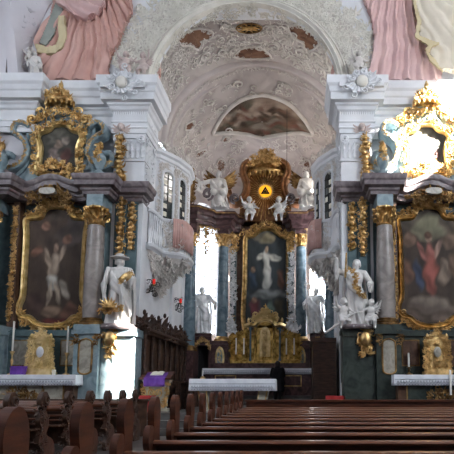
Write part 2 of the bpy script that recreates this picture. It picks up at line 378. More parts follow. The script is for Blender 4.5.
def figure(H=2.2, seed=0, lh=(-.28, -.2, .62), rh=(.28, -.2, .62), le=None, re=None, turn=0, tilt=0, beard=False, hair=1,
           lean=0, knee=1, wings=False, hat=False, seated=False, bare=False, vox=.0095):
    """robed standing (or seated) figure, feet at the origin, facing -Y; +x is the viewer's right"""
    rng = random.Random(seed); mb = MB(); ln = lambda z: lean * sin(z * PI) * .5
    legz = .58 if not seated else .30
    if not bare:
        rings = []; ph = rng.uniform(0, 6); kf = rng.choice((7, 8, 9))
        for i in range(15):
            z = legz * i / 14; u = i / 14; rx = (.155 - .045 * u ** .8) + (.015 if i == 0 else 0); ry = rx * .78
            ring = []
            for k in range(64):
                a = 2 * PI * k / 64; fold = (1 + .22 * (1 - u * .5) * sin(kf * a + ph + 2.2 * u + .5 * sin(5 * u + a)) + .10 * sin(13 * a + 5 * u + ph))
                ring.append(V((ln(z) + rx * fold * cos(a) + .02 * knee * (1 - u), ry * fold * sin(a), z)))
            rings.append(ring)
        mb.loft(rings)
        mb.capsule((ln(.3) + .05 * knee, -.06, legz * .85), .07, (ln(.3) + .06 * knee, -.09, legz * .5), .062)
        mb.capsule((ln(.3) + .06 * knee, -.09, legz * .5), .05, (.06 * knee, -.05, .03), .04)
        for s in (-1, 1): mb.capsule((s * .06, -.1, .018), .026, (s * .075, -.17, .014), .018)
        if seated: mb.capsule((-.07, .0, .33), .085, (-.09, -.17, .30), .065); mb.capsule((.07, .0, .33), .085, (.09, -.17, .30), .065)
    else:
        for s in (-1, 1):
            k = V((s * .07 + .02 * knee, -.06 if s == knee else 0, .29)); hp = V((s * .055, 0, .52)); ft = V((s * .08, .02, .04))
            if seated: hp = V((s * .06, 0, .34)); k = V((s * .1, -.17, .30)); ft = V((s * .1, -.16, .05))
            mb.capsule(hp, .075, k, .052); mb.capsule(k, .05, ft, .03); mb.capsule(ft, .03, ft + V((0, -.07, -.015)), .022)
        mb.ell((0, 0, .5 if not seated else .34), (.1, .085, .08))
        for i in range(3): mb.tube(bez([(-.12, -.03, .5 - i * .02), (0, -.1, .47 - i * .03), (.13, -.04, .55)], 6), .02, 7)
    dz = 0 if not seated else -.2
    P = lambda x, y, z: V((x + ln(z), y, z + dz))
    mb.ell(P(0, 0, .60), (.105, .08, .1)); mb.ell(P(0, -.005, .72), (.118, .085, .13)); mb.capsule(P(0, 0, .82), .05, P(0, -.005, .89), .036)
    mb.capsule(P(-.085, 0, .80), .052, P(.085, 0, .80), .052)
    for s, hd, el in ((-1, lh, le), (1, rh, re)):
        sh = P(s * .125, 0, .795); hnd = V((hd[0] + ln(hd[2]), hd[1], hd[2] + dz))
        if el: e = V((el[0], el[1], el[2] + dz))
        else:
            mid = (sh + hnd) / 2; e = mid + V((s * .07, .04, -.06))
        mb.capsule(sh, .05, e, .04); mb.capsule(e, .04, hnd, .024)
        if not bare:
            mb.capsule(e, .045, e + V((0, 0, -.12)), .022); mb.capsule((e + hnd) / 2, .04, (e + hnd) / 2 + V((0, .01, -.11)), .018)
    if not bare:
        for i in range(6):
            o = i * .027; mb.tube(bez([P(-.13, .02, .83 - o * .3), P(-.07 - o * .2, -.1, .72 - o), P(.05, -.13, .58 - o), P(.13, -.07, .47 - o * 1.2), P(.16, .0, .30 - o if not seated else .5)], 6), .019 + .004 * sin(i * 2), 7)
        for i in range(5):
            a = .5 + i * .5; mb.tube(bez([P(.14 * cos(a), .05 + .05 * sin(a), .82), P(.19 * cos(a), .09 * sin(a) + .04, .55), V((.2 * cos(a) + .02, .12 * sin(a) + .03, .06 + .02 * i))], 6), .026, 7)
    hc = P(0, -.015, .93); head(mb, hc, .062, turn, tilt, beard, hair)
    if hat: mb.lathe([(.0, -.012), (.125, -.008), (.13, .006), (.06, .02), (.055, .05), (.03, .062), (.0, .065)], hc + V((0, .005, .045)), 22)
    out = remesh(mb, vox, 2)
    for hd, s in ((lh, -1), (rh, 1)):
        p = V((hd[0] + ln(hd[2]), hd[1], hd[2] + dz)); sh = P(s * .125, 0, .795); d = (p - sh)
        hand(out, p, d, .085)
    if wings:
        for s in (-1, 1):
            for i in range(7):
                a = math.radians(65 - i * 22); d = V((s * cos(a), .15, sin(a)))
                out.leaf(P(s * .05, .09, .76), d, V((0, -1, 0)), .34 - .022 * i, .045, .35)
    out.v = [(x * H, y * H, z * H) for x, y, z in out.v]
    return out
def putto(H=.9, seed=0, arms=(1, .3), wings=True):
    rng = random.Random(seed); mb = MB(); tw = rng.uniform(-.05, .05)
    for s in (-1, 1):
        hp = V((s * .08, 0, .4)); k = V((s * .13 + tw, -.12, .25)); ft = V((s * .1 + tw * 2, .0, .05))
        mb.capsule(hp, .1, k, .075); mb.capsule(k, .07, ft, .045); mb.capsule(ft, .045, ft + V((s * .02, -.09, -.01)), .032)
    mb.ell((0, 0, .44), (.15, .125, .13)); mb.ell((tw, -.01, .6), (.135, .11, .15))
    for s, a in ((-1, arms[0]), (1, arms[1])):
        sh = V((s * .13 + tw, 0, .68)); e = sh + V((s * .13, -.04, .12 * a - .06)); h = e + V((s * .06, -.08, .15 * a))
        mb.capsule(sh, .058, e, .048); mb.capsule(e, .046, h, .033)
    for i in range(4): mb.tube(bez([(-.18, -.02, .42 - i * .03), (0, -.16, .36 - i * .03), (.17, -.06, .46 - i * .02), (.24, .02, .34)], 6), .028, 7)
    head(mb, (tw, -.02, .87), .115, rng.uniform(-.5, .5), rng.uniform(-.2, .2), False, .5)
    out = remesh(mb, .02, 2)
    for s, a in ((-1, arms[0]), (1, arms[1])):
        sh = V((s * .13 + tw, 0, .68)); e = sh + V((s * .13, -.04, .12 * a - .06)); h = e + V((s * .06, -.08, .15 * a)); hand(out, h, h - e, .12)
    if wings:
        for s in (-1, 1):
            for i in range(5):
                a = math.radians(60 - i * 25); out.leaf((s * .06, .1, .66), (s * cos(a), .2, sin(a)), (0, -1, 0), .34 - .03 * i, .05, .3)
    out.v = [(x * H, y * H, z * H) for x, y, z in out.v]
    return out
# ================================================================== STRUCTURE
CX = -1.95; Z0 = 11.82; AR = 3.35
R1 = random.Random(11)
def struct(name, mb, mat, parent=None, smooth=True, angle=40): return mb.build(name, mat, parent, smooth, kind='structure', angle=angle)
m = MB(); m.box((-15, -6, -.3), (11, 14.3, 0)); struct('floor', m, 'floor')
m = MB()
m.box((-15, 14.3, -.3), (11, 14.65, .2)); m.box((-15, 14.65, -.3), (11, 15.0, .4)); m.box((-15, 15.0, -.3), (11, 21.6, .6))
m.box((-5.6, 21.6, -.3), (1.7, 22.3, .62)); m.box((-5.6, 22.3, -.3), (1.7, 28, .9)); struct('floor', m, 'step')
# nave shell (outside the photograph; its openings admit the sun)
def wall_with_holes(name, x0, x1, ya, yb, za, zb, holes, mat):
    m = MB(); ys = sorted({ya, yb, *[h[0] for h in holes], *[h[1] for h in holes]})
    for i in range(len(ys) - 1):
        c = (ys[i] + ys[i + 1]) / 2; zc = za
        for h in sorted([h for h in holes if h[0] < c < h[1]], key=lambda h: h[2]):
            m.box((x0, ys[i], zc), (x1, ys[i + 1], h[2])); zc = h[3]
        m.box((x0, ys[i], zc), (x1, ys[i + 1], zb))
    struct(name, m, mat)
WX = 11.0
def win_for(px0, px1, py0, py1, D):
    """opening in the south nave wall through which the sun reaches a patch of the plane y = D"""
    a = at(px0, (py0 + py1) / 2, D).x; b = at(px1, (py0 + py1) / 2, D).x; c = (a + b) / 2
    return (D - SS * (WX - a), D - SS * (WX - b), at(0, py1, D).z + TS * (WX - c), at(0, py0, D).z + TS * (WX - c))
h1 = win_for(104, 131, 312, 420, 15.55); h2 = win_for(384, 480, 76, 172, 15.9)
h1 = (min(h1[:2]), max(h1[:2]), h1[2], h1[3]); h2 = (min(h2[:2]), max(h2[:2]), h2[2], h2[3])
wall_with_holes('wall_right', WX, WX + .5, -6, 17.6, -.3, 19, [h1, h2], 'nave')
m = MB(); m.box((-15.5, -6.5, -.3), (11.5, -6, 19)); struct('wall_back', m, 'nave')
wall_with_holes('wall_left', -15.5, -15, -6, 17.6, -.3, 19, [(2, 7, 9, 15)], 'nave')
m = MB(); m.box((-15.5, -6, 18.6), (11.5, 17.6, 19)); struct('ceiling', m, 'nave')
# chancel wall with its great arch
arc = [(CX + AR * cos(a), Z0 + AR * sin(a)) for a in [PI - PI * i / 48 for i in range(49)]]
m = MB(); m.prism([(-15, 0), (CX - AR, 0)] + arc + [(CX + AR, 0), (11, 0), (11, 18.8), (-15, 18.8)], 16.85, 16.97)
for s in (-1, 1):
    a, b = sorted((CX + s * AR, CX + s * 14)); m.box((max(a, -15), 16.97, 0), (min(b, 11), 17.6, Z0))
BK = [(CX + math.copysign(abs(cos(a)) ** (2 / 4.2), cos(a)) * 3.5, Z0 + abs(sin(a)) ** (2 / 4.2) * 3.46) for a in [PI - PI * i / 48 for i in range(49)]]
m.loft([[V((x, 16.96, z)) for x, z in arc], [V((x, 17.62, z)) for x, z in BK], [V((CX + (x - CX) * 1.35, 17.62, Z0 + (z - Z0) * 1.2)) for x, z in BK]], closed=False)
struct('wall_front', m, 'white', smooth=False)
# arch moulding + intrados panels
m = MB()
AP = [(CX + AR * cos(PI * i / 60), Z0 + AR * sin(PI * i / 60)) for i in range(61)]
m.sweep2(AP, [(-.38, 0), (-.38, .12), (-.33, .16), (-.30, .12), (-.20, .12), (-.16, .30), (-.10, .36), (-.05, .30), (-.03, .26), (0, .26), (0, 0)], 16.86)
struct('trim_1', m, 'creamorn')
m = MB()
for i in range(330):
    a = R1.uniform(.05, PI - .05); y = R1.uniform(16.75, 17.5); n = V((-cos(a), 0, -sin(a)))
    d = V((-sin(a), 0, cos(a))) * R1.choice((-1, 1)); d = (d + V((0, R1.uniform(-.8, .8), 0))).normalized()
    tt = (y - 16.96) / .66; tt = min(1, max(0, tt)); bx_ = V((CX + math.copysign(abs(cos(a)) ** (2 / 4.2), cos(a)) * 3.48, y, Z0 + abs(sin(a)) ** (2 / 4.2) * 3.44)); fp = V((CX, y, Z0)) - n * (AR - .01); m.acanthus(fp.lerp(bx_, tt), d, n, R1.uniform(.14, .26), R1, 3)
struct('trim_2', m, 'creamorn')
# spandrel ground and foliage beside the arch
m = MB(); rr_ = [[V((CX + r * cos(PI * j / 60), y, Z0 + .03 + r * sin(PI * j / 60))) for j in range(61)] for r, y in ((AR + .38, 16.85), (AR + .38, 16.8), (AR + 1.25, 16.8), (AR + 1.25, 16.85))]
m.loft(rr_, closed=False); struct('trim_16', m, 'spandrel')
m = MB()
for i in range(800):
    a = R1.uniform(.06, PI - .06); r = AR + .45 + R1.random() ** 1.3 * (.55 + .9 * sin(a * 3) ** 2)
    d = V((-sin(a), 0, cos(a))) * R1.choice((-1, 1)) + V((R1.uniform(-.6, .6), 0, R1.uniform(-.6, .6)))
    m.acanthus((CX + r * cos(a), 16.8, Z0 + .02 + r * sin(a)), d, (0, -1, 0), R1.uniform(.2, .42), R1, 3)
struct('trim_3', m, 'creamorn')
# piers (pilasters) below the arch, both sides
for k, s in enumerate((-1, 1)):
    m = MB(); x = CX + s * AR
    a, b = sorted((x, x + s * 1.05)); m.box((a, 16.3, 0), (b, 16.9, 10.0))
    a2, b2 = sorted((x + s * .16, x + s * .9))
    for z_, dz_ in ((9.82, .1), (9.0, .06)): m.box((a - .03, 16.24, z_), (b + .03, 16.9, z_ + dz_))
    m.box((a - .06, 16.18, .6), (b + .06, 16.9, 1.5)); m.box((a - .03, 16.23, 1.5), (b + .03, 16.9, 1.62))
    if s > 0: m.box((x - .05, 16.25, .6), (x + .12, 17.0, 3.3))
    struct('trim_%d' % (17 + k), m, 'white', smooth=False)
    # composite capital: acanthus and volutes
    m = MB()
    for row, (z_, S) in enumerate(((9.12, .34), (9.38, .30))):
        for i in range(6): m.leaf((x + s * (.1 + i * .17), 16.27, z_), (0, 0, 1), (0, -1, 0), S, .09, 1.2)
        for i in range(4): m.leaf((x, 16.4 + i * .28, z_), (0, 0, 1), (-s, 0, 0), S, .09, 1.2)
    for xx in (x + s * .12, x + s * .9):
        m.scroll((xx, 16.2, 9.62), (1, 0, 0), (0, -1, 0), .15, 1.6, .3, 1, 14); m.scroll((xx, 16.2, 9.62), (-1, 0, 0), (0, -1, 0), .15, 1.6, .3, -1, 14)
    for yy in (16.4, 17.2): m.scroll((x - s * .04, yy, 9.62), (0, 1, 0), (-s, 0, 0), .15, 1.6, .3, 1, 14)
    m.garland([(x, 16.45, 9.1), (x, 16.6, 7.6)], (-s, 0, 0), .22, R1); m.garland([(x, 17.2, 9.4), (x, 17.2, 8.6)], (-s, 0, 0), .25, R1)
    m.garland([(x + s * .5, 16.28, 9.7), (x + s * .5, 16.28, 9.2)], (0, -1, 0), .16, R1)
    m.garland([(x, 16.35, 10.55), (x, 17.4, 10.55)], (-s, 0, 0), .26, R1, 1.4)
    struct('trim_%d' % (4 + k), m, 'white')
    # entablature
    prof = [(-.05, 0), (.05, 0), (.05, .16), (.09, .19), (.06, .24), (.06, .36), (.10, .40), (.04, .45), (.04, .78), (.11, .83), (.14, .93), (.20, .98), (.20, 1.04),
            (.36, 1.06), (.36, 1.30), (.40, 1.34), (.43, 1.50), (.49, 1.58), (.49, 1.86), (-.05, 1.86)]
    if s < 0: path = [(-5.3, 17.62), (-5.3, 16.3), (-6.4, 16.3), (-6.4, 16.62), (-9.1, 16.62), (-9.1, 16.2), (-15, 16.2)]
    else: path = [(11, 16.62), (2.5, 16.62), (2.5, 16.3), (1.4, 16.3), (1.4, 17.62)]
    m = MB(); m.sweepplan([(px_, py_, 10.0) for px_, py_ in path], prof); struct('trim_%d' % (6 + k), m, 'white', angle=25)
    m = MB()
    for i in range(16):                                                       # egg-and-leaf frieze
        xx = x + s * (-.02 + i * .075); m.leaf((xx, 16.24, 10.78), (0, 0, -1), (0, -1, 0), .24, .035, .5, 2)
    struct('trim_%d' % (8 + k), m, 'white')
# nave pier at the photograph's edge and chapel arch band
m = MB(); m.box((-15, 16.35, 8.3), (-9.15, 16.9, 10.0)); m.box((-15, 16.2, 11.8), (-10.2, 16.9, 18.6)); struct('trim_19', m, 'nave', smooth=False)

m = MB(); A_ = bez([at(18, 84, 16.2), at(17, 62, 16.2), at(14, 32, 16.2), at(8, 0, 16.2), at(-4, -24, 16.2)], 6); B_ = bez([at(27, 84, 16.8), at(28, 62, 16.8), at(35, 34, 16.8), at(50, 4, 16.8), at(72, -18, 16.8)], 6)
A2 = [p + V((-.12, -.03, 0)) for p in A_]; A3 = [p + V((-.35, .0, 0)) for p in A_]; m.loft([A3, A2, A_, B_, [p + V((.03, .1, 0)) for p in B_], [p + V((-.6, .1, 0)) for p in B_]], closed=False)
for q in range(14): k = R1.randrange(3, len(A_) - 2); p = A_[k].lerp(B_[k], R1.uniform(.3, .8)); m.acanthus(p, (A_[k + 1] - A_[k]), (.7, -.7, 0), .3, R1, 4)
struct('trim_11', m, 'nave')
# ------------------------------------------------------------------ choir vault
def vpar(D):
    if D <= 20.9:
        t = max(0, min(1, (D - 17.6) / 2.9)); return 4.25 - .2 * t, 3.72 + .1 * t, 2.7 - .7 * t
    if D <= 24:
        t = (D - 20.9) / 3.1; return 4.05 - .25 * t, 3.8 + (2.25 - 3.8) * t, 2 + t
    q = min(1, (D - 24) / 3.3); c = math.sqrt(max(0, 1 - q * q)) or .001
    return 3.8 * max(c, .03), 2.25 * max(c ** .7, .03), 3 - q
def vS(a, D):
    hw, h, n = vpar(D); c, s_ = cos(a), sin(a)
    return V((CX + hw * math.copysign(abs(c) ** (2 / n), c), D, Z0 + h * max(s_, 0) ** (2 / n)))
def march(px, py, off=0.0):
    a, b = kray(px, py); D = 17.6
    while D < 27.3:
        hw, h, n = vpar(D); x = a * D - CX; z = EYE + b * D - Z0
        hw -= off; h -= off
        r = abs(x / hw) ** n + (abs(z / h) ** n if z > 0 else 0)
        if r >= 1: break
        D += .02
    return V((a * D, D, EYE + b * D))
def vnorm(p):
    n = V((CX, p.y - (.6 if p.y > 23.5 else 0), Z0 + .3)) - p; return n.normalized()
m = MB(); Ds = [17.55 + i * .25 for i in range(27)] + [24.1, 24.6, 25.1, 25.6, 26.1, 26.5, 26.8, 27.0, 27.15, 27.25, 27.3]
m.loft([[vS(PI * j / 48, D) for j in range(49)] for D in Ds], closed=False); struct('ceiling', m, 'vault')
m = MB()
for D0, D1, h0 in ((20.5, 21.4, 3.8),):
    prof = [(.1, 0), (.02, .02), (-.04, .08), (-.04, .16), (.06, .2), (.08, .6), (.06, .9), (-.04, .94), (-.04, 1.04), (.02, 1.1), (.1, 1.12)]
    rings = []
    for o, d in prof:
        rings.append([V((CX + (h0 + .05 + o) * cos(PI * j / 48), D0 + d, Z0 + (h0 - .12 + o) * sin(PI * j / 48))) for j in range(49)])
    rings = [[V((CX + 4.15 * cos(PI * j / 48), D0, Z0 + 3.9 * sin(PI * j / 48))) for j in range(49)]] + rings + [[V((CX + 4.15 * cos(PI * j / 48), D0 + 1.15, Z0 + 3.9 * sin(PI * j / 48))) for j in range(49)]]
    m.loft(rings, closed=False)
struct('trim_12', m, 'rib')
# vault ornament
CART = [[(178, 40), (184, 32), (196, 29), (205, 29), (213, 33), (209, 40), (203, 41), (202, 47), (198, 50), (190, 46), (182, 46)],
        [(287, 27), (296, 25), (306, 25), (316, 29), (326, 40), (319, 44), (313, 50), (305, 50), (303, 43), (293, 37)],
        [(226, -4), (234, 8), (246, 10), (258, 8), (266, -4)],
        [(233, 57), (239, 50), (251, 47), (261, 48), (271, 57), (260, 59), (243, 59)],
        [(185, 130), (186, 125), (194, 121), (195, 125), (190, 130)], [(195, 157), (198, 152), (206, 150), (205, 154), (198, 158)],
        [(216, 166), (218, 161), (221, 159), (225, 162), (226, 167), (223, 171), (218, 171)], [(303, 165), (305, 160), (309, 161), (310, 167), (306, 169)],
        [(222, 141), (225, 137), (230, 138), (229, 141), (225, 143)]]
BIG = [(213, 134), (217, 125), (226, 112), (238, 102), (250, 97), (263, 95), (276, 98), (290, 105), (302, 117), (309, 127), (312, 135), (300, 133), (285, 134), (266, 137), (262, 138), (245, 134), (230, 133)]
def smoothpoly(P, n=4): return [tuple(p) for p in bez([*P, P[0]], n)][:-1]
def patch(name, P, mat, off=.025, step=1.5, rim=None, label=None):
    Q = smoothpoly(P); xs = [p[0] for p in Q]; ys = [p[1] for p in Q]; m = MB(); idx = {}
    c = (sum(xs) / len(Q), sum(ys) / len(Q))
    rings = [[march(c[0] + (x - c[0]) * t, c[1] + (y - c[1]) * t, off) for x, y in Q] for t in (.02, .25, .5, .75, 1.0)]
    m.loft(rings, caps=False); o = tag(m.build(name, mat), label, 'fresco')
    if rim is not None:
        r = [march(x, y, off + .02) for x, y in Q]; rim.tube(r + [r[0], r[1]], .045, 6)
        for i in range(0, len(r), 2):
            n = vnorm(r[i]); rim.acanthus(r[i], (r[(i + 1) % len(r)] - r[i]), n, .2, R1, 2)
rim = MB(); tn = 20
FL = ['brown fresco cartouche on the vault, on the side of the tall pink curtain', 'brown fresco cartouche on the vault, on the side of the sunlit altar', 'brown fresco cartouche at the very top of the vault, above the pierced rosette',
      'wide brown fresco cartouche directly below the pierced rosette', 'small brown fresco patch low on the vault, above the oratory beside the choir stalls', 'small elongated brown fresco patch beneath the other small patch over the balcony',
      'small oval brown medallion on the apse vault above the seated angel near the tall window', 'small brown medallion on the apse vault above the seated angel near the shaded altar', 'tiny brown fresco patch just below the corner of the large vault painting']
for i, P in enumerate(CART): patch('vault_fresco', P, 'fresco', rim=rim, label=FL[i])
# the large vault painting: vertex-painted clouds and figures
Q = smoothpoly(BIG, 6); c = (262, 122)
rr = [[march(c[0] + (x - c[0]) * t, c[1] + (y - c[1]) * t, .03) for x, y in Q] for t in [.02] + [i / 20 for i in range(1, 21)]]
me = bpy.data.meshes.new('vault_painting'); mb = MB(); mb.loft(rr, caps=False); me.from_pydata(mb.v, [], mb.f)
at_ = me.color_attributes.new('paint', 'FLOAT_COLOR', 'POINT'); pal = [(.07, .045, .03), (.16, .09, .06), (.25, .21, .17), (.11, .10, .07), (.36, .28, .22), (.16, .07, .05)]
seeds = [(R1.uniform(-4.8, .9), R1.uniform(22.6, 24.8), R1.choice(pal)) for _ in range(150)]
for i, v in enumerate(mb.v):
    ws = [(1 / ((q[0] - v[0] + .1 * sin(v[1] * 9)) ** 2 + ((q[1] - v[1]) * 1.8 + .12 * sin(v[0] * 7)) ** 2 + .004) ** 2.6, q[2]) for q in seeds]; tw = sum(a for a, _ in ws)
    at_.data[i].color = (*[sum(a * c_[k] for a, c_ in ws) / tw for k in range(3)], 1)
me.materials.append(M['canvas']); o = bpy.data.objects.new('vault_painting', me); col.objects.link(o); tag(o, 'large brown and grey arched fresco with clouds on the vault before the high altar', 'fresco')
r = [march(x, y, .06) for x, y in Q]; rim.tube(r + [r[0], r[1]], .1, 8)
allc = [smoothpoly(P) for P in CART] + [Q]
def clear_of(p):
    a = p.x / p.y; b = (p.z - EYE) / p.y                   # back to picture angles, only to keep the frescoes free of leaves
    k = (b * cos(PITCH) - sin(PITCH)) / (cos(PITCH) + b * sin(PITCH)); py = PY - F * k; px = VX + a * F * (cos(PITCH) - k * sin(PITCH))
    return not any(inpoly(px, py, P) for P in allc), px, py
n_ = 0
for i in range(300):
    D = R1.choice((R1.uniform(17.8, 20.2), R1.uniform(21.6, 26.4), R1.uniform(17.8, 20.2))); a = R1.uniform(.05, PI - .05); p = vS(a, D); ok, px, py = clear_of(p)
    if not ok: continue
    n = vnorm(p); t = (vS(a + .02, D) - p).normalized(); th = R1.uniform(0, 6.3); d = t * cos(th) + n.cross(t) * sin(th)
    R_ = R1.uniform(.12, .3); sg_ = R1.choice((-1, 1)); rim.scroll(p, d, n, R_, 1.4, .2, sg_, 14); rim.scroll(p, -d, n, R_ * .8, 1.2, .2, sg_, 12)
    rim.leaf(p, d, n, R_ * 1.5, R_ * .25, .6); rim.leaf(p, -d, n, R_ * 1.4, R_ * .22, .6)
while n_ < 560:
    D = R1.choice((R1.uniform(17.7, 20.1), R1.uniform(17.7, 20.1), R1.uniform(21.0, 26.6))); a = R1.uniform(.03, PI - .03); p = vS(a, D); ok, px, py = clear_of(p); n_ += 1
    if not ok or 20.4 < D < 21.5: continue
    if D < 20.1 and R1.random() < .3 and abs(a - PI / 2) < 1.0: continue
    n = vnorm(p); t = vS(a + .02, D) - p; t2 = vS(a, D + .03) - p; th = R1.uniform(0, 6.3); d = t.normalized() * cos(th) + t2.normalized() * sin(th)
    rim.acanthus(p, d, n, R1.uniform(.25, .5), R1, 3)
for i in range(70):
    a = PI * i / 70; n = V((-cos(a), 0, -sin(a))); rim.acanthus((CX + 3.84 * cos(a), 21.0, Z0 + 3.72 * sin(a)), (-sin(a), 0, cos(a)), n, .2, R1, 3)
struct('trim_13', rim, 'orn')
# pierced ceiling rosette
t = thing('ceiling_rosette', 'oval pierced opening with gilded spokes high in the chancel vault', 'rosette', march(249, 28, .05))
c = march(249, 28, .05)
def rp(q, r, off): return march(249 + 12.5 * r * cos(q), 28.5 + 4.6 * r * sin(q), off) - c
m = MB(); m.loft([[rp(2 * PI * k / 28, r, .04) for k in range(28)] for r in (.03, .5, 1)], caps=False); m.build('dark_opening', 'dark', t)
m = MB(); m.tube([rp(2 * PI * k / 28, 1, .07) for k in range(30)], .035, 6); m.build('rim', 'golddark', t)
m = MB()
for k in range(10): m.tube([rp(2 * PI * k / 10, .15, .1), rp(2 * PI * k / 10, .9, .08)], [.045, .02], 5)
m.ell(rp(0, .02, .1), (.12, .12, .05)); m.build('spokes', 'gold', t)
# ------------------------------------------------------------------ choir and apse walls
def apse(th): return V((CX + 3.5 * cos(th), 24 + 3.3 * sin(th)))
thick = .35
def wallseg(m, p, q, za, zb):
    d = (q - p).normalized(); n = V((d.y, -d.x)) * thick
    m.add([(p.x, p.y, za), (q.x, q.y, za), (q.x + n.x, q.y + n.y, za), (p.x + n.x, p.y + n.y, za), (p.x, p.y, zb), (q.x, q.y, zb), (q.x + n.x, q.y + n.y, zb), (p.x + n.x, p.y + n.y, zb)],
          [(0, 3, 2, 1), (4, 5, 6, 7), (0, 1, 5, 4), (1, 2, 6, 5), (2, 3, 7, 6), (3, 0, 4, 7)])
WA, WB = math.radians(12), math.radians(46); WZ0, WZ1 = 3.9, 10.15
m = MB(); N = 72
for i in range(N):
    a, b = PI * i / N, PI * (i + 1) / N; mid = (a + b) / 2; hit = None
    for lo, hi in ((WA, WB), (PI - WB, PI - WA)):
        if lo < mid < hi: hit = (mid - (lo + hi) / 2) / ((hi - lo) / 2)
    if hit is None: wallseg(m, apse(a), apse(b), 0, Z0 + .05)
    else: wallseg(m, apse(a), apse(b), 0, WZ0); wallseg(m, apse(a), apse(b), WZ1 + .85 * math.sqrt(max(0, 1 - hit * hit)), Z0 + .05)
struct('wall_back', m, 'vault')
for k, s in enumerate((-1, 1)):
    x = CX + s * 3.5; m = MB(); a, b = sorted((x, x + s * .6)); m.box((a, 17.55, 0), (b, 24.05, 10.7)); a, b = sorted((CX + s * 4.2, CX + s * 4.6)); m.box((a, 17.55, 10.6), (b, 24.05, Z0 + .05)); a, b = sorted((x, CX + s * 4.3)); m.box((a, 17.55, 10.4), (b, 24.05, 10.7)); struct('wall_' + ('left', 'right')[k], m, 'white', smooth=False)
for k, (lo, hi) in enumerate(((PI - WB, PI - WA), (WA, WB))):
    t = bpy.data.objects.new('window_%d' % (k + 1), None); col.objects.link(t); t['kind'] = 'structure'
    g = MB(); fr = MB(); n = 12; pts = [apse(lo + (hi - lo) * i / n) for i in range(n + 1)]
    for i in range(n):
        h = math.sqrt(max(0, 1 - ((i + .5) / n * 2 - 1) ** 2)) * .85; p, q = pts[i], pts[i + 1]; off = V((0, .18))
        g.add([(p.x, p.y + .2, WZ0), (q.x, q.y + .2, WZ0), (q.x, q.y + .2, WZ1 + h), (p.x, p.y + .2, WZ1 + h)], [(0, 1, 2, 3)])
        if i % 3 == 0: fr.tube([(p.x, p.y + .17, WZ0), (p.x, p.y + .17, WZ1 + h)], .022, 4)
    for j in range(13):
        z_ = WZ0 + .5 * j + .2; fr.tube([(p.x, p.y + .17, z_) for p in pts], .016, 4)
    gg = g.build('glass', 'clear', t, False); ff = fr.build('leading', 'iron', t, False); gg['kind'] = ff['kind'] = 'structure'
# moulding under the conch and choir pilaster strips
m = MB()
for k, s in enumerate((-1, 1)):
    x = CX + s * 3.5
    for y_ in (20.6, 22.8):
        a, b = sorted((x, x - s * .12)); m.box((a, y_, .6), (b, y_ + .35, 10.7)); a, b = sorted((x, x - s * .2)); m.box((a, y_ - .06, 10.2), (b, y_ + .41, 10.7))
struct('trim_14', m, 'white', smooth=False)
m = MB(); m.sweepplan([tuple(apse(PI * i / 40)) + (11.45,) for i in range(41)], [(0, 0), (.06, 0), (.1, .12), (.2, .2), (.2, .3), (0, .3)]); struct('trim_15', m, 'orn')
# ------------------------------------------------------------------ stucco draperies above the cornice
def relief(outline, D, hf, step=1.0):
    xs = [p[0] for p in outline]; ys = [p[1] for p in outline]; x0, y0 = min(xs), min(ys)
    nx, ny = int((max(xs) - x0) / step) + 1, int((max(ys) - y0) / step) + 1; m = MB(); keep = set()
    for j in range(ny):
        for i in range(nx):
            if inpoly(x0 + (i + .5) * step, y0 + (j + .5) * step, outline): keep.add((i, j))
    idx = {}; vs = []; fs = []
    def vid(i, j, back):
        if (i, j, back) not in idx:
            px, py = x0 + i * step, y0 + j * step; base = at(px, py, D)
            idx[(i, j, back)] = len(vs); vs.append((base.x, D + .02 if back else D - max(.03, hf(px, py)), base.z))
        return idx[(i, j, back)]
    for i, j in keep:
        fs.append((vid(i, j, 0), vid(i + 1, j, 0), vid(i + 1, j + 1, 0), vid(i, j + 1, 0)))
        for (di, dj, a, b) in ((-1, 0, (i, j), (i, j + 1)), (1, 0, (i + 1, j), (i + 1, j + 1)), (0, -1, (i, j), (i + 1, j)), (0, 1, (i, j + 1), (i + 1, j + 1))):
            if (i + di, j + dj) not in keep: fs.append((vid(*a, 0), vid(*b, 0), vid(*b, 1), vid(*a, 1)))
    m.add(vs, fs); return m
def folds(ox, oy, freq, amp, base=.1, seedv=0):
    def f(px, py):
        a = math.atan2(px - ox, max(py - oy, 1)) ; u = a * freq + .35 * sin(py * .09 + seedv) + .15 * sin(py * .31 + px * .1)
        r = abs(sin(u)); r2 = abs(sin(u * 1.9 + 1 + py * .02)); return base + amp * (.65 * (1 - r) ** .8 + .35 * r2) + .04 * sin(py * .2 + px * .15)
    return f
t = thing('stucco_curtain', 'pink moulded stucco curtain with ochre hem above the cornice, beside a small white statue', 'stucco curtain', (-7.6, 16.84, 11.87))
off = V((-7.6, 16.84, 11.87))
def rel(m, name, mat, t, off): m.v = [tuple(V(v) - off) for v in m.v]; return m.build(name, mat, t, angle=60)
rel(relief([(47, 83), (45, 66), (38, 55), (38, 47), (45, 30), (54, 12), (62, -6), (132, -6), (133, 15), (125, 30), (121, 45), (112, 58), (109, 70), (111, 83)], 16.84, folds(100, -30, 22, .26)), 'curtain_cloth', 'pink', t, off)
rel(relief([(37, 46), (48, 48), (56, 46), (60, 38), (60, 18), (66, 18), (67, 38), (64, 50), (56, 55), (38, 54)], 16.60, folds(60, -40, 30, .05, .08), 1), 'hem', 'yellow', t, off)
rel(relief([(57, 0), (75, -8), (104, -8), (106, 6), (100, 16), (90, 21), (78, 20), (68, 12), (58, 6)], 16.6, lambda x, y: .12 + .16 * abs(sin(math.hypot(x - 104, (y + 6) * 1.3) * .32))), 'gathered_knot', 'pinkpale', t, off)
rel(relief([(40, 44), (50, 20), (58, 0), (68, 0), (61, 16), (54, 36), (47, 46)], 16.6, lambda x, y: .06), 'dark_lining', 'greygreen', t, off)
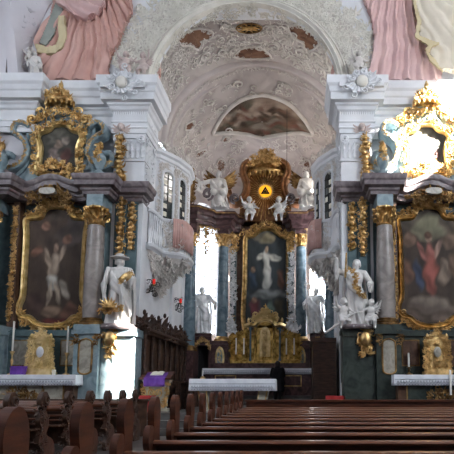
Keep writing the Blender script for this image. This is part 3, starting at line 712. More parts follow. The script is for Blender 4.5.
off = V((3.6, 16.84, 11.87)); t = thing('stucco_curtain', 'pale pink moulded stucco curtain with a cream turned-back lining above the sunlit altar', 'stucco curtain', off)
rel(relief([(366, 83), (372, 60), (374, 40), (371, 20), (366, 8), (360, -6), (432, -6), (440, 30), (442, 60), (440, 83)], 16.84, folds(395, -90, 42, .2)), 'curtain_cloth', 'pinkpale', t, off)
rel(relief([(412, -6), (415, 8), (419, 22), (417, 36), (424, 42), (430, 44), (427, 52), (432, 60), (440, 70), (460, 76), (460, -6)], 16.5, folds(380, -60, 20, .15, .08)), 'lining', 'ochrepale', t, off)
rel(relief([(414, -6), (417, 8), (421, 22), (419, 36), (433, 42), (441, 44), (432, 47), (429, 54), (436, 62), (443, 72), (430, 62), (425, 50), (428, 46), (415, 38), (417, 22), (411, -6)], 16.3, lambda x, y: .05), 'gold_fringe', 'yellow', t, off)
# pink marbled drapery pieces hung at the springing of the arch
for i, (P, lab) in enumerate((([(150, 44), (156, 38), (162, 50), (161, 70), (160, 84), (149, 84), (152, 62)], 'narrow pink stucco drape inside the arch, nearer the hatted statue'),
                              ([(330, 46), (336, 42), (341, 52), (342, 84), (331, 84), (332, 60)], 'narrow pink stucco drape inside the arch, nearer the sunlit altar'))):
    D = 17.3; mm = relief(P, D, folds(155 + i * 180, -20, 30, .16)); off = at(P[-1][0], 84, D); t = mm
    mm.v = [tuple(V(v) - off) for v in mm.v]; tag(mm.build('stucco_drape', 'pink', None, loc=off), lab, 'stucco drape')
# shell cartouches on the cornice, putti and small statue
for i, (px, py) in enumerate(((122, 83), (362, 82))):
    c = at(px, py, 15.75); t = thing('shell_cartouche', ['white stucco shell cartouche on the cornice, above the hatted statue', 'white stucco shell cartouche on the cornice, under the seated putto near the sunlit altar'][i], 'cartouche', c)
    m = MB(); m.ell((0, -.06, 0), (.2, .13, .21), 18, 10); m.build('oval_boss', 'creamorn', t)
    m = MB()
    for k in range(18):
        a = 2 * PI * k / 18; d = V((cos(a), 0, sin(a))); dd = V((cos(a + .5), 0, sin(a + .5))); m.leaf(V((d.x * .24, 0, d.z * .18)), dd, (0, -1, 0), (.3 + .1 * (k % 2)) * (.75 + .4 * abs(d.x)), .1, 1.1)
        if k % 2 == 0: m.scroll(d * .46 + V((0, -.05, 0)), V((-d.z, 0, d.x)), (0, -1, 0), .12, 1.2, .3, R1.choice((-1, 1)))
    m.build('leaf_rim', 'white', t)
    m = MB(); m.prism([(p[0], p[1]) for p in bez([(-.75, .05), (-.5, .12), (-.3, .34), (0, .46), (.3, .34), (.5, .12), (.75, .05)], 5)] + [(.75, -.12), (-.75, -.12)], .02, .4); m.build('curved_gable', 'white', t)
def put(mb, name, mat, label, cat, loc, rz=0, group=None, angle=60):
    o = mb.build(name, mat, None, loc=loc, angle=angle); o.rotation_euler.z = rz; return tag(o, label, cat, group)
c = at(33, 81, 16.35); put(figure(1.2, 3, (-.1, -.13, .6), (.15, -.12, .5), lean=.03, vox=.013), 'stucco_statue', 'statue', 'small white draped stucco statue standing on the cornice beside the pink curtain', 'statue', (c.x, c.y, 11.87))
a_ = [(75, 61), ]
for i, (px, py, lab) in enumerate(((121, 127, 'small pink winged cherub head on the pier capital above the hatted statue'), (362, 127, 'small pink winged cherub head on the pier capital beside the sunlit gable'))):
    c = at(px, py, 16.15); m = MB(); head(m, (0, 0, 0), .13, .2 - .4 * i, 0, False, .3)
    for s in (-1, 1):
        for k in range(4): a = math.radians(40 - k * 28); m.leaf((s * .08, .05, -.06), (s * cos(a), 0, sin(a)), (0, -1, 0), .3 - .03 * k, .06, .5)
    put(m, 'stucco_cherub', 'rose', lab, 'cherub', c)
P_ = [(124, 77, 16.15, (.9, .2), 'rosy stucco putto above the shell cartouche, nearer the pink curtain'),
      (143, 78, 16.15, (.3, .9), 'rosy stucco putto standing at the foot of the arch, beside the narrow pink drape'),
      (358, 76, 16.1, (1, -.2), 'stucco putto perched over the shell cartouche beside the pale pink curtain'),
      (28, 66, 16.3, (.6, .8), 'small stucco putto above the white draped figure on the cornice')]
for i, (px, py, D, ar, lab) in enumerate(P_):
    c = at(px, py, D); put(putto(.95 if i != 3 else .6, 20 + i, ar), 'stucco_putto', 'rose' if i < 2 else 'orn', lab, 'putto', (c.x, c.y, c.z + (-.0 if i != 3 else .1)), .3 * (-1) ** i)
# ================================================================== SIDE ALTARS
def scroll_bracket(m, x, y, z, s, h, w=.16, dep=.3):
    """S-shaped console of two volutes in the XZ plane; s = outward side"""
    top = [(.0, .0), (.28, .04), (.36, -.12), (.22, -.24), (.1, -.14)]
    path = bez([(-.02, .42), (.14, .5), (.27, .42), (.26, .28), (.13, .2), (.02, .05), (.0, -.14), (.1, -.34), (.3, -.42), (.46, -.3), (.42, -.14), (.28, -.16)], 6)
    m.sweep2([(x + s * p[0] * h, z + p[1] * h) for p in path], [(-w / 2, 0), (-w / 2, dep), (-w / 4, dep + .04), (w / 4, dep + .04), (w / 2, dep), (w / 2, 0)], y)
FRAME = [(0, 7.45), (.3, 7.42), (.46, 7.28), (.56, 7.08), (.8, 7.05), (1.0, 7.0), (1.05, 6.82), (1.0, 6.4), (.99, 5.4), (.99, 4.4), (1.08, 4.1), (1.1, 3.85), (.95, 3.68), (.72, 3.62), (.52, 3.45), (.25, 3.36), (0, 3.34)]
FRPROF = [(-.11, 0), (-.11, .08), (-.06, .16), (0, .12), (.04, .17), (.09, .10), (.1, 0)]
COLBASE = [(0, 0), (.4, 0), (.4, .06), (.36, .08), (.37, .13), (.32, .17), (.33, .2), (.29, .24), (0, .24)]
def capital(mb, c, r, h, rng, n=8):
    c = V(c)
    mb.lathe([(0, 0), (r, 0), (r * 1.12, .03), (r, .06), (r * .8, h * .2), (r * .8, h * .6), (r * 1.0, h * .86), (r * 1.2, h * .92), (r * 1.2, h), (0, h)], c, 20)
    for row, (z_, L) in enumerate(((.06, h * .48), (h * .33, h * .45))):
        for k in range(n):
            a = 2 * PI * (k + .5 * row) / n; d = V((cos(a), sin(a), 0)); mb.leaf(c + d * r * .95 + V((0, 0, z_)), d * .25 + V((0, 0, 1)), d, L * 1.25, r * .3, 1.7)
    for k in range(4):
        a = PI / 4 + PI / 2 * k; d = V((cos(a), sin(a), 0)); t = V((-d.y, d.x, 0))
        for sg in (-1, 1): mb.scroll(c + d * r * 1.35 + V((0, 0, h * .66)), d, t, r * .42, 1.4, .35, sg, 10)
    for k in range(4):
        a = PI / 2 * k; d = V((cos(a), sin(a), 0)); mb.ell(c + d * r * 1.35 + V((0, 0, h * .9)), (r * .25,) * 3, 7, 5)
def martyr(X, Z): return (.075 + .05 * Z, .05 + .035 * Z, .035 + .03 * Z)
BL_L = [(-.2, .96, .5, .1, 0, (.12, .09, .07)), (.5, .8, .5, .15, 30, (.13, .10, .09)), (-.3, .83, .16, .045, 0, (.4, .22, .15)), (.35, .72, .16, .05, 0, (.34, .18, .12)), (-.55, .62, .18, .05, 20, (.30, .15, .10)),
        (-.02, .50, .17, .13, -8, (.52, .40, .30)), (-.22, .56, .08, .12, 35, (.50, .38, .28)), (.2, .6, .08, .11, -40, (.48, .36, .27)), (.02, .65, .11, .045, 0, (.42, .28, .20)),
        (-.02, .36, .24, .075, 0, (.66, .62, .55)), (.12, .28, .09, .12, 20, (.50, .40, .30)), (-.12, .27, .08, .12, -14, (.52, .42, .32)), (.35, .3, .12, .12, 45, (.46, .40, .33)),
        (-.5, .18, .4, .12, 0, (.10, .06, .05)), (.5, .13, .3, .09, 10, (.2, .10, .07)), (0, .12, .3, .06, 0, (.30, .20, .14)), (.1, .03, .7, .05, 0, (.16, .035, .03))]
BL_R = [(0, .82, .7, .14, 0, (.30, .28, .18)), (-.6, .9, .4, .12, 0, (.14, .11, .08)), (.6, .86, .45, .12, 0, (.16, .12, .09)), (-.62, .72, .22, .08, 0, (.26, .16, .11)), (.62, .7, .22, .08, 0, (.26, .17, .12)),
        (0, .73, .11, .045, 0, (.46, .30, .22)), (0, .755, .14, .04, 0, (.12, .06, .04)), (0, .60, .2, .11, 0, (.40, .15, .12)), (.02, .42, .24, .2, 0, (.42, .13, .10)), (-.25, .62, .08, .12, 40, (.40, .16, .13)), (.26, .64, .08, .12, -40, (.44, .28, .22)),
        (-.35, .42, .16, .16, 12, (.07, .09, .15)), (.42, .45, .2, .13, 0, (.32, .24, .18)), (-.68, .45, .2, .12, 0, (.24, .13, .09)), (.72, .5, .2, .12, 0, (.22, .14, .10)), (0, .18, .8, .09, 0, (.26, .21, .17)), (-.5, .1, .4, .07, 0, (.15, .11, .09)), (.5, .09, .5, .07, 0, (.20, .15, .12))]
BL_U = [(-.2, .75, .5, .2, 0, (.16, .15, .12)), (-.1, .62, .22, .1, 0, (.36, .26, .2)), (.25, .68, .22, .1, 0, (.42, .34, .28)), (-.25, .4, .3, .16, 0, (.36, .27, .24)), (.3, .38, .28, .2, 0, (.14, .06, .05)), (0, .32, .14, .06, 0, (.5, .44, .4)), (0, .1, .7, .1, 0, (.08, .07, .06))]
def side_altar(cx, mir, label, rngseed):
    rng = random.Random(rngseed); Y = 16.0; t = thing('side_altar', label, 'altar', (cx, Y, .6))
    O = V((0, 0, -.6))                                  # authored with z from the nave floor
    def bd(m, name, mat, parent=t, **k):
        m.v = [(v[0], v[1], v[2] - .6) for v in m.v]; return m.build(name, mat, parent, **k)
    # back wall panel with blue marbling
    m = MB(); m.box((-2.0, .42, .6), (2.0, .85, 8.0)); bd(m, 'back_panel', 'blue')
    for s in (-1, 1):
        m = MB(); a, b = sorted((s * 1.22, s * 1.98)); m.box((a, -.62, .6), (b, .5, 3.0)); m.box((a - .06, -.7, 3.0), (b + .06, .5, 3.12)); m.box((a - .02, -.66, 3.12), (b + .02, .5, 3.3)); m.box((a - .05, -.68, .6), (b + .05, .5, .95))
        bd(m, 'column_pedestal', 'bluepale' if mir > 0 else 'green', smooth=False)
    for s in (-1, 1):
        m = MB(); a, b = sorted((s * 2.0, s * 3.0)); m.box((a, -.45, .6), (b, .6, 2.95)); m.box((a, -.53, 2.95), (b + .06 * (s > 0), .6, 3.07)); m.box((a - .03 * (s < 0), -.49, 3.07), (b + .03 * (s > 0), .6, 3.2)); m.box((a, -.5, .6), (b, .6, .9))
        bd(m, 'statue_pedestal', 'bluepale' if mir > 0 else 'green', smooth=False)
    for s in (-1, 1):
        o = [(s * 1.6 + x, z) for x, z in [tuple(p) for p in bez([(0, 2.85), (.17, 2.78), (.2, 2.6), (.2, 2.0), (.17, 1.82), (0, 1.76), (-.17, 1.82), (-.2, 2.0), (-.2, 2.6), (-.17, 2.78), (0, 2.85)], 3)]][:-1]
        m = MB(); m.prism(o, -.64, -.6); pn = bd(m, 'pedestal_panel', 'panel')
        m = MB(); m.sweep2(o, [(-.025, 0), (-.025, .03), (.0, .045), (.025, .03), (.025, 0)], -.63, True); bd(m, 'panel_rim', 'golddark', pn)
        for dx in (1.28, 1.92): m = MB(); m.garland([(s * dx, -.68, 3.0), (s * dx, -.68, 2.7)], (0, -1, 0), .17, rng, 1.6); bd(m, 'gold_bracket', 'golddark')
        m = MB(); m.garland([(s * 2.3, -.5, 3.15), (s * 2.3, -.56, 2.35)], (0, -1, 0), .3, rng, 2.6, 5)
        m.ell((s * 2.3, -.6, 2.85), (.18, .12, .25)); bd(m, 'gold_cartouche', 'gold')
        # column with base and gilded capital
        kx = 1.6 if not (mir > 0 and s < 0) else 1.95
        m = MB(); m.lathe([(0, 3.5), (.29, 3.5), (.3, 4.2), (.295, 5.2), (.25, 6.56), (0, 6.56)], (s * kx, -.28, 0), 26); c = bd(m, 'column', 'shaft')
        m = MB(); m.lathe(COLBASE, (s * kx, -.28, 3.29), 24); bd(m, 'column_base', 'golddark', c)
        m = MB(); capital(m, (s * kx, -.28, 6.53), .25, .62, rng); bd(m, 'capital', 'gold', c)
        m = MB(); m.box((s * kx - .26, -.5, 7.14), (s * kx + .26, .5, 7.6)); bd(m, 'impost_block', 'bluepale', smooth=False)
        # pilaster strips with hanging gold
        m = MB(); a, b = sorted((s * 2.0, s * 2.75)); m.box((a, .2, 3.2), (b, .7, 7.7)); a, b = sorted((s * 2.12, s * 2.4)); m.box((a, .1, 3.3), (b, .3, 7.6)); bd(m, 'pilaster', 'blue', smooth=False)
        m = MB(); a, b = sorted((s * 1.13, s * 1.33)); m.box((a, .1, 3.3), (b, .5, 7.5)); bd(m, 'inner_strip', 'brown', smooth=False)
        for nm, dx, za, zb, yy in (('gold_drop', 2.26, 7.6, 5.7, .08), ('gold_drop', 2.6, 7.45, 5.9, .16), ('gold_festoon', 1.25, 7.35, 3.5, .08)):
            m = MB(); m.garland([(s * dx, yy, za), (s * dx, yy, zb)], (0, -1, 0), .19 if nm == 'gold_drop' else .13, rng, 1.7, 4)
            z = za
            while z > zb and nm == 'gold_drop': m.ell((s * dx + rng.uniform(-.04, .04), yy - .07, z), (.07, .06, .07), 8, 6); z -= .17
            bd(m, nm, 'gold')
    # entablature: breaks forward over the columns, swings up over the painting
    pl = []
    for x, y, z in [(-2.9, .75, 0), (-2.9, .15, 0), (-2.05, .15, 0), (-2.05, -.5, 0), (-1.2, -.5, .0), (-1.12, .0, .0), (-.85, .08, -.03), (-.55, .1, .06), (-.25, .06, .18), (0, .05, .22), (.25, .06, .18), (.55, .1, .06), (.85, .08, -.03), (1.12, .0, 0), (1.2, -.5, 0), (2.05, -.5, 0), (2.05, .15, 0), (2.9, .15, 0), (2.9, .75, 0)]: pl.append((x, y, z + 7.54))
    pl = pl[::-1]
    m = MB(); m.sweepplan(pl, [(-.5, .0), (0, .0), (.02, .1), (.07, .13), (.08, .2), (.22, .24), (.24, .38), (.28, .42), (.31, .52), (.31, .58), (-.5, .58)]); bd(m, 'entablature', 'cap' if mir > 0 else 'cap', angle=28)
    m = MB(); m.box((-2.85, .3, 7.5), (2.85, .8, 8.2)); bd(m, 'entablature_core', 'red')
    # lower painting and frame
    FO = mirror_closed(FRAME, 4)
    canvas('painting', [(x, z - .6) for x, z in FO], .36, BL_L if mir > 0 else BL_R, martyr if mir > 0 else (lambda X, Z: (.09, .065, .05)), t, mir=1, seed=rngseed)
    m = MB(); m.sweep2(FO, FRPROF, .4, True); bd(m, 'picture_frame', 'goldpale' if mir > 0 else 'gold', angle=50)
    m = MB()
    m.garland([(x, .24, z) for x, z in [(.6, 7.2), (.35, 7.5), (0, 7.58), (-.35, 7.5), (-.6, 7.2)]], (0, -1, 0), .26, rng, 2.2, 4); bd(m, 'frame_ornament', 'gold')
    for s in (-1, 1):
        m = MB(); m.garland([(s * .62, .26, 7.15), (s * 1.0, .28, 7.1)], (0, -1, 0), .2, rng, 2, 4)
        bd(m, 'frame_ornament', 'gold'); m = MB()
        m.garland([(s * 1.05, .28, 3.95), (s * .95, .28, 3.55), (s * .5, .28, 3.35), (s * .1, .28, 3.24)], (0, -1, 0), .2, rng, 1.8, 4)
        m.scroll((s * 1.1, .26, 4.0), (0, 0, -1), (0, -1, 0), .16, 1.3, .3, s)
        bd(m, 'frame_ornament', 'gold')
    m = MB(); m.garland([(x, -.2, z) for x, z in [(.7, 7.45), (.35, 7.68), (0, 7.75), (-.35, 7.68), (-.7, 7.45)]], (0, -1, 0), .28, rng, 2.4, 4); bd(m, 'crest_ornament', 'golddark')
    m = MB(); m.prism([tuple(p) for p in bez([(-.24, 7.62), (-.26, 7.7), (-.2, 7.78), (0, 7.8), (.2, 7.78), (.26, 7.7), (.24, 7.62), (0, 7.58), (-.24, 7.62)], 4)][:-1], -.42, -.3); bd(m, 'white_tablet', 'panel')
    # upper storey
    G = mirror_closed([(0, 10.95), (.3, 10.9), (.55, 10.72), (.72, 10.5), (.98, 10.35), (1.12, 10.1), (1.05, 9.8), (.96, 9.4), (1.05, 9.0), (1.2, 8.7), (1.45, 8.45), (1.5, 8.2), (0, 8.2)], 3)
    m = MB(); m.prism(G, .3, .7); m.sweep2(G, [(-.05, 0), (-.05, .06), (.02, .1), (.07, .06), (.07, 0)], .31, True); bd(m, 'gable', 'bluepale')
    for s in (-1, 1):
        m = MB(); scroll_bracket(m, s * 1.05, .5, 9.45, s, 1.75, .17, .42); bd(m, 'volute_bracket', 'bluepale')
        m = MB(); path = bez([(-.02, .42), (.14, .5), (.27, .42), (.26, .28), (.13, .2), (.02, .05), (.0, -.14), (.1, -.34), (.3, -.42), (.46, -.3)], 5)
        m.garland([(s * (1.05 + p[0] * 1.75), .03, 9.45 + p[1] * 1.75) for p in path], (0, -1, 0), .09, rng, 1.2, 2); bd(m, 'bracket_gilding', 'gold')
        m = MB(); m.lathe([(0, 0), (.16, 0), (.16, .08), (.08, .14), (.13, .25), (.2, .42), (.19, .6), (.1, .72), (.14, .78), (.09, .84), (.0, .86)], (s * 1.62, -.3, 8.28), 18); u = bd(m, 'urn', 'bluepale')
        m = MB(); m.garland([(s * 1.62, -.5, 8.7), (s * 1.62, -.42, 9.3)], (0, -1, 0), .17, rng, 2, 4); m.ell((s * 1.62, -.3, 9.25), (.1, .1, .16)); bd(m, 'urn_gilding', 'gold', u)
        m = MB(); m.box((s * 2.15 - .14, .2, 8.25), (s * 2.15 + .14, .62, 8.5)); m.garland([(s * 2.12, .14, 9.85), (s * 2.12, .1, 8.3)], (0, -1, 0), .24, rng, 2.2, 4)
        for k in range(9): m.ell((s * 2.12 + rng.uniform(-.07, .07), .02, 8.35 + k * .17), (.1, .09, .09), 8, 6)
        bd(m, 'fruit_drop', 'gold')
    UF = mirror_closed([(0, 10.32), (.25, 10.28), (.42, 10.1), (.66, 10.02), (.76, 9.85), (.7, 9.65), (.64, 9.4), (.66, 9.0), (.72, 8.75), (.68, 8.6), (.5, 8.56), (.25, 8.5), (0, 8.46)], 4)
    canvas('upper_painting', [(x, z - .6) for x, z in UF], .26, BL_U, lambda X, Z: (.08, .075, .06), t, 40, 50, rngseed + 5)
    m = MB(); m.sweep2(UF, [(-.1, 0), (-.1, .1), (-.05, .17), (0, .13), (.05, .18), (.11, .1), (.11, 0)], .3, True); bd(m, 'upper_frame', 'goldpale', angle=50)
    m = MB(); pts = UF[::4]
    m.garland([(x * 1.16, .12, 9.4 + (z - 9.4) * 1.08) for x, z in UF[::3]] , (0, -1, 0), .2, rng, 1.1, 4)
    m.garland([(-.55, .0, 8.6), (0, -.06, 8.78), (.55, .0, 8.6)], (0, -1, 0), .24, rng, 2.5, 4)
    m.garland([(-1.05, .15, 10.35), (-.6, .1, 10.55), (0, .05, 10.8), (.6, .1, 10.55), (1.05, .15, 10.35)], (0, -1, 0), .24, rng, 1.7, 4)
    for s in (-1, 1): m.scroll((s * .95, .1, 10.2), (s, 0, .3), (0, -1, 0), .2, 1.5, .3, s); m.scroll((s * .8, .1, 10.7), (0, 0, 1), (0, -1, 0), .16, 1.4, .3, s)
    bd(m, 'upper_ornament', 'gold')
    m = MB(); m.lathe([(0, 10.95), (.42, 10.95), (.5, 11.0), (.5, 11.06), (.44, 11.1), (.42, 11.2), (.3, 11.36), (.14, 11.46), (.1, 11.56), (.0, 11.6)], (0, .1, 0), 24, 1, .6)
    for k in range(16):
        a = 2 * PI * k / 16; m.ell((.47 * cos(a), .1 + .3 * sin(a), 10.93), (.045, .045, .09), 7, 5)
    m.garland([(-.42, -.12, 11.12), (0, -.2, 11.3), (.42, -.12, 11.12)], (0, -1, 0), .2, rng, 2, 3); m.ell((0, .1, 11.64), (.08, .08, .1)); m.leaf((0, .1, 11.64), (0, 0, 1), (0, -1, 0), .2, .06)
    bd(m, 'crown', 'gold')
    # predella zone and altar block
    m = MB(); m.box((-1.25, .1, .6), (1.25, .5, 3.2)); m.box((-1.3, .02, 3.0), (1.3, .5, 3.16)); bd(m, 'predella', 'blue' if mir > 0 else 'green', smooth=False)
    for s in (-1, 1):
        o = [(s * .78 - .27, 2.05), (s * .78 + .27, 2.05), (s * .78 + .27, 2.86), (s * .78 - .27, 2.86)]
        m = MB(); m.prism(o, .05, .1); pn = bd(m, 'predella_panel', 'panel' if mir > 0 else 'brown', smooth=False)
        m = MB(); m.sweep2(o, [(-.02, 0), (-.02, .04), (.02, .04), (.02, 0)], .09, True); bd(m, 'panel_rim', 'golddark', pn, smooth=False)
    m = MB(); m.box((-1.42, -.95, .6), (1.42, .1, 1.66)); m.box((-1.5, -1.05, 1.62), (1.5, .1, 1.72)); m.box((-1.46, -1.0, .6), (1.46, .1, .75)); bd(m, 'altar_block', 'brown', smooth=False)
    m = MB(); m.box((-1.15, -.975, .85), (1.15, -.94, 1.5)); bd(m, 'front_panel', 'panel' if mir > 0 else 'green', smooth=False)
    m = MB(); m.garland([(-.5, -.98, 1.15), (.5, -.98, 1.15)], (0, -1, 0), .26, rng, 2, 4)
    m.sweep2([(-1.15, .85), (1.15, .85), (1.15, 1.5), (-1.15, 1.5)], [(-.02, 0), (-.02, .03), (.02, .03), (.02, 0)], -.97, True); bd(m, 'front_gilding', 'golddark')
    return t
AL, ARX = -8.2, 4.34
side_altar(AL, 1, 'blue marbled side altar with painting of a pale near-naked figure', 5)
side_altar(ARX, -1, 'dark green side altar with painting of a red-robed figure, its top in sunlight', 9)
def cloth_altar(name, hw, y0, y1, zt, drop, label, loc, back=.05):
    """linen laid over a table top: top sheet, front and side falls with scalloped lace hem"""
    n = 70; m = MB(); path = [(-hw, y1), (-hw, y0), (hw, y0), (hw, y1)]; pts = []
    for i in range(3):
        a, b = V(path[i]), V(path[i + 1]); k = max(6, int((b - a).length / .04))
        for j in range(k): pts.append(a + (b - a) * j / k)
    pts.append(V(path[-1])); rows = []; tk = .012
    cx_, cy_ = 0, (y0 + y1) / 2
    for zf, o in ((0, 0), (.03, .012), (.35, .018), (.7, .022), (1, .026)):
        r = []
        for i, p in enumerate(pts):
            q = V(((p.x - cx_), (p.y - cy_))); nn = V((math.copysign(1, q.x) if abs(q.x) > hw - .001 else 0, -1 if abs(p.y - y0) < .001 else 0))
            wv = .012 * sin(i * .55) * zf + .01 * sin(i * .23 + 1) * zf; sc = (.018 * abs(sin(i * .8)) if zf == 1 else 0)
            r.append(V((p.x + nn.x * (o + wv), p.y + nn.y * (o + wv), zt + .01 - zf * drop + sc)))
        rows.append(r)
    m.loft(rows, closed=False); m.add([(-hw, y1, zt + .01), (-hw, y0, zt + .01), (hw, y0, zt + .01), (hw, y1, zt + .01)], [(0, 1, 2, 3)])
    t = m.build(name, 'lace', None, loc=loc); sol = t.modifiers.new('thickness', 'SOLIDIFY'); sol.thickness = .008; tag(t, label, 'altar cloth')
    e = MB()                                                              # embroidered openwork border
    i = 0; x = -hw + .06
    while x < hw - .05:
        zc = zt - drop * .62
        e.tube([(x, y0 - .045, zc - .045), (x + .03, y0 - .047, zc + .04), (x + .06, y0 - .045, zc - .045)], .011, 4); e.ell((x + .03, y0 - .047, zc - .075), (.018, .008, .018), 6, 4); x += .085
    e.tube([(-hw, y0 - .04, zt - drop * .38), (hw, y0 - .04, zt - drop * .38)], .008, 4); e.tube([(-hw, y0 - .036, zt - drop * .93), (hw, y0 - .036, zt - drop * .93)], .005, 4)
    e.build('lace_border', noise_mat('lace_grey_thread', (.24, .25, .30), (.34, .36, .42), 8, .9), t); return t  # border in grey thread, darker than the linen
cloth_altar('altar_cloth', 1.53, -1.08, .05, .0, .33, 'white lace-edged cloth on the side altar with the gold reliquary and purple box', (AL, 16, 1.725))
cloth_altar('altar_cloth', 1.53, -1.08, .05, .0, .33, 'white lace-edged cloth on the shaded side altar below the painting of a figure in red', (ARX, 16, 1.725))
def candlestick(h, hc, label, loc, mat='gold', r=1.0, group=None):
    t = thing('candlestick', label, 'candlestick', loc, group=group); q = h
    m = MB(); m.lathe([(0, 0), (.1 * r, 0), (.1 * r, .02), (.06 * r, .05), (.03 * r, .09), (.045 * r, .14 * q / .5), (.022 * r, .2 * q / .5), (.05 * r, .3 * q / .5), (.02 * r, .36 * q / .5), (.03 * r, .42 * q / .5), (.075 * r, q - .02), (.075 * r, q), (0, q)], (0, 0, 0), 16)
    for k in range(3): a = 2 * PI * k / 3; m.ell((.09 * r * cos(a), .09 * r * sin(a), .025), (.03 * r, .03 * r, .025), 7, 5)
    m.build('stick', mat, t)
    m = MB(); m.lathe([(0, q), (.03 * r, q), (.03 * r, q + hc - .02), (.02 * r, q + hc), (0, q + hc)], (0, 0, 0), 12); c = m.build('candle', 'wax', t)
    m = MB(); m.capsule((0, 0, q + hc), .004, (0, 0, q + hc + .03), .003, 5); m.build('wick', 'black', c); return t
zc = 1.737
def onx(px, D, py=372): return at(px, py, D).x
candlestick(.75, .95, 'gold candlestick with tall white candle beside the purple box', (onx(11, 15.7), 15.7, zc), r=.95)
candlestick(.7, .85, 'gold candlestick with tall white candle between the reliquary and the hatted statue', (onx(66, 15.7), 15.7, zc), r=.95)
candlestick(.25, .45, 'short candlestick with white candle on the shaded side altar beside the niche shrine', (onx(409, 15.9), 15.9, 2.35 - .6 + .0), 'golddark')
def reliquary(label, loc, mat, pale, seed):
    rng = random.Random(seed); t = thing('reliquary_shrine', label, 'reliquary', loc)
    m = MB(); m.box((-.42, -.22, 0), (.42, .2, .1)); m.box((-.36, -.18, .1), (.36, .18, .2)); m.build('base', mat, t, smooth=False)
    o = mirror_closed([(0, 1.35), (.1, 1.32), (.16, 1.22), (.3, 1.15), (.31, 1.05), (.24, .9), (.25, .5), (.33, .3), (.36, .2), (0, .2)], 3)
    m = MB(); m.prism(o, -.08, .14); m.sweep2(o, [(-.03, 0), (-.03, .05), (.03, .05), (.03, 0)], -.07, True); m.build('shrine_body', mat, t)
    m = MB(); m.garland([(x * 1.05, -.13, z) for x, z in o[::3]], (0, -1, 0), .13, rng, 1.3, 4); m.garland([(0, -.1, 1.3), (0, -.1, 1.5)], (0, -1, 0), .13, rng, 2, 4)
    for s in (-1, 1): m.garland([(s * .4, -.12, .1), (s * .33, -.1, 1.1)], (0, -1, 0), .12, rng, 1.8, 4); m.ell((s * .3, -.1, 1.22), (.05, .05, .09))
    m.build('scrollwork', mat, t)
    m = MB(); m.ell((0, -.14, .72), (.12, .04, .17), 16, 10); c = m.build('medallion', pale, t)
    m = MB(); m.ell((0, -.15, .98), (.09, .05, .07)); m.build('boss', mat, t); m = MB(); m.garland([(-.1, -.15, .42), (.1, -.15, .42)], (0, -1, 0), .12, rng, 2.5); m.build('lower_foliage', mat, t)
    return t
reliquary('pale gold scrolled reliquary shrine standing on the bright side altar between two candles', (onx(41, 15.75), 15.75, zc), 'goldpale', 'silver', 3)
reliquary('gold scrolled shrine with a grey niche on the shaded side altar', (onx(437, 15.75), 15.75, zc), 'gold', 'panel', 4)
m = MB(); m.box((-.2, -.14, 0), (.2, .14, .24)); m.box((-.21, -.15, .24), (.21, .15, .27)); put(m, 'cloth_covered_box', 'purple', 'small purple cloth-covered box on the bright side altar', 'box', (onx(19, 15.5), 15.5, zc))
m = MB(); m.box((-.06, -.01, 0), (.06, .005, .16)); m.box((-.05, .0, 0), (.05, .07, .01)); put(m, 'altar_card', 'paper', 'small white card standing at the foot of the gold reliquary', 'card', (onx(54, 15.35), 15.35, zc))
# ------------------------------------------------------------------ statues by the side altars
c = at(117, 330, 15.75); H = 2.35
t = thing('bishop_statue', 'white robed statue in a broad-brimmed hat holding a gilded object', 'statue', (c.x, 15.75, 3.2))
figure(H, 2, (-.15, -.16, .52), (.14, -.19, .64), lean=.04, turn=.3, tilt=.15, hat=True, knee=-1).build('robed_body', 'statue', t, angle=60)
m = MB(); m.lathe([(0, 0), (.62, 0), (.66, .06), (.56, .12), (.5, .18), (0, .18)], (0, 0, -.04), 20, 1, .7); m.build('plinth', 'cap', t)
m = MB(); m.ell((.38, -.5, 1.55), (.24, .05, .13), rot=Matrix.Rotation(-.6, 3, 'Y')); m.garland([(.2, -.54, 1.42), (.6, -.5, 1.72)], (0, -1, 0), .12, R1, 2.5, 4); m.build('gilded_shell', 'gold', t)
m = MB()
for k in range(7): a = -1.2 + k * .4; m.leaf((-.12, -.5, .62), (sin(a), 0, cos(a)), (0, -1, 0), .34, .06, .8)
m.lathe([(.2, 0), (.22, .05), (.19, .1)], (-.12, -.42, .55), 14); m.garland([(-.4, -.48, .5), (.35, -.5, .6)], (0, -1, 0), .16, R1, 2, 4); m.build('gilded_crown', 'gold', t)
m = MB(); m.tube(bez([(-.32, -.1, 1.95), (-.3, -.34, 1.6), (-.32, -.42, 1.2), (-.26, -.4, .8)], 6), .06, 7); m.tube(bez([(.3, -.12, 1.92), (.22, -.38, 1.3), (.3, -.42, .9), (.26, -.36, .4)], 6), .06, 7); m.build('mantle_edge', 'statue', t)
c = at(358, 327, 15.6)
t = thing('saint_statue', 'white robed saint with raised arm, before the shaded altar column', 'statue', (c.x, 15.65, 3.2))
figure(2.22, 8, (-.3, -.12, .98), (.17, -.2, .6), lean=-.08, turn=-.4, tilt=.1, beard=True, knee=1).build('robed_body', 'statue', t, angle=60)
m = MB(); m.garland([(-.35, -.35, 1.85), (-.1, -.42, 1.7), (-.08, -.42, 1.1), (.2, -.38, .95)], (0, -1, 0), .14, R1, 1.6, 3); m.capsule((-.4, -.25, 1.6), .035, (-.36, -.28, 2.35), .025, 6); m.build('gilded_trim', 'gold', t)
m = MB(); m.lathe([(0, 0), (.55, 0), (.6, .06), (.5, .14), (0, .14)], (0, 0, -.03), 18, 1, .7); m.build('plinth', 'cap', t)
put(putto(1.0, 41, (.9, -.3)), 'altar_putto', 'statue', 'white putto crouching at the saint statue\'s feet, beside the arch opening', 'putto', (c.x - .45, 15.45, 3.15), .4)
put(putto(.95, 42, (-.2, .8)), 'altar_putto', 'statue', 'white putto at the foot of the saint statue on its painting side', 'putto', (c.x + .38, 15.4, 3.15), -.3)
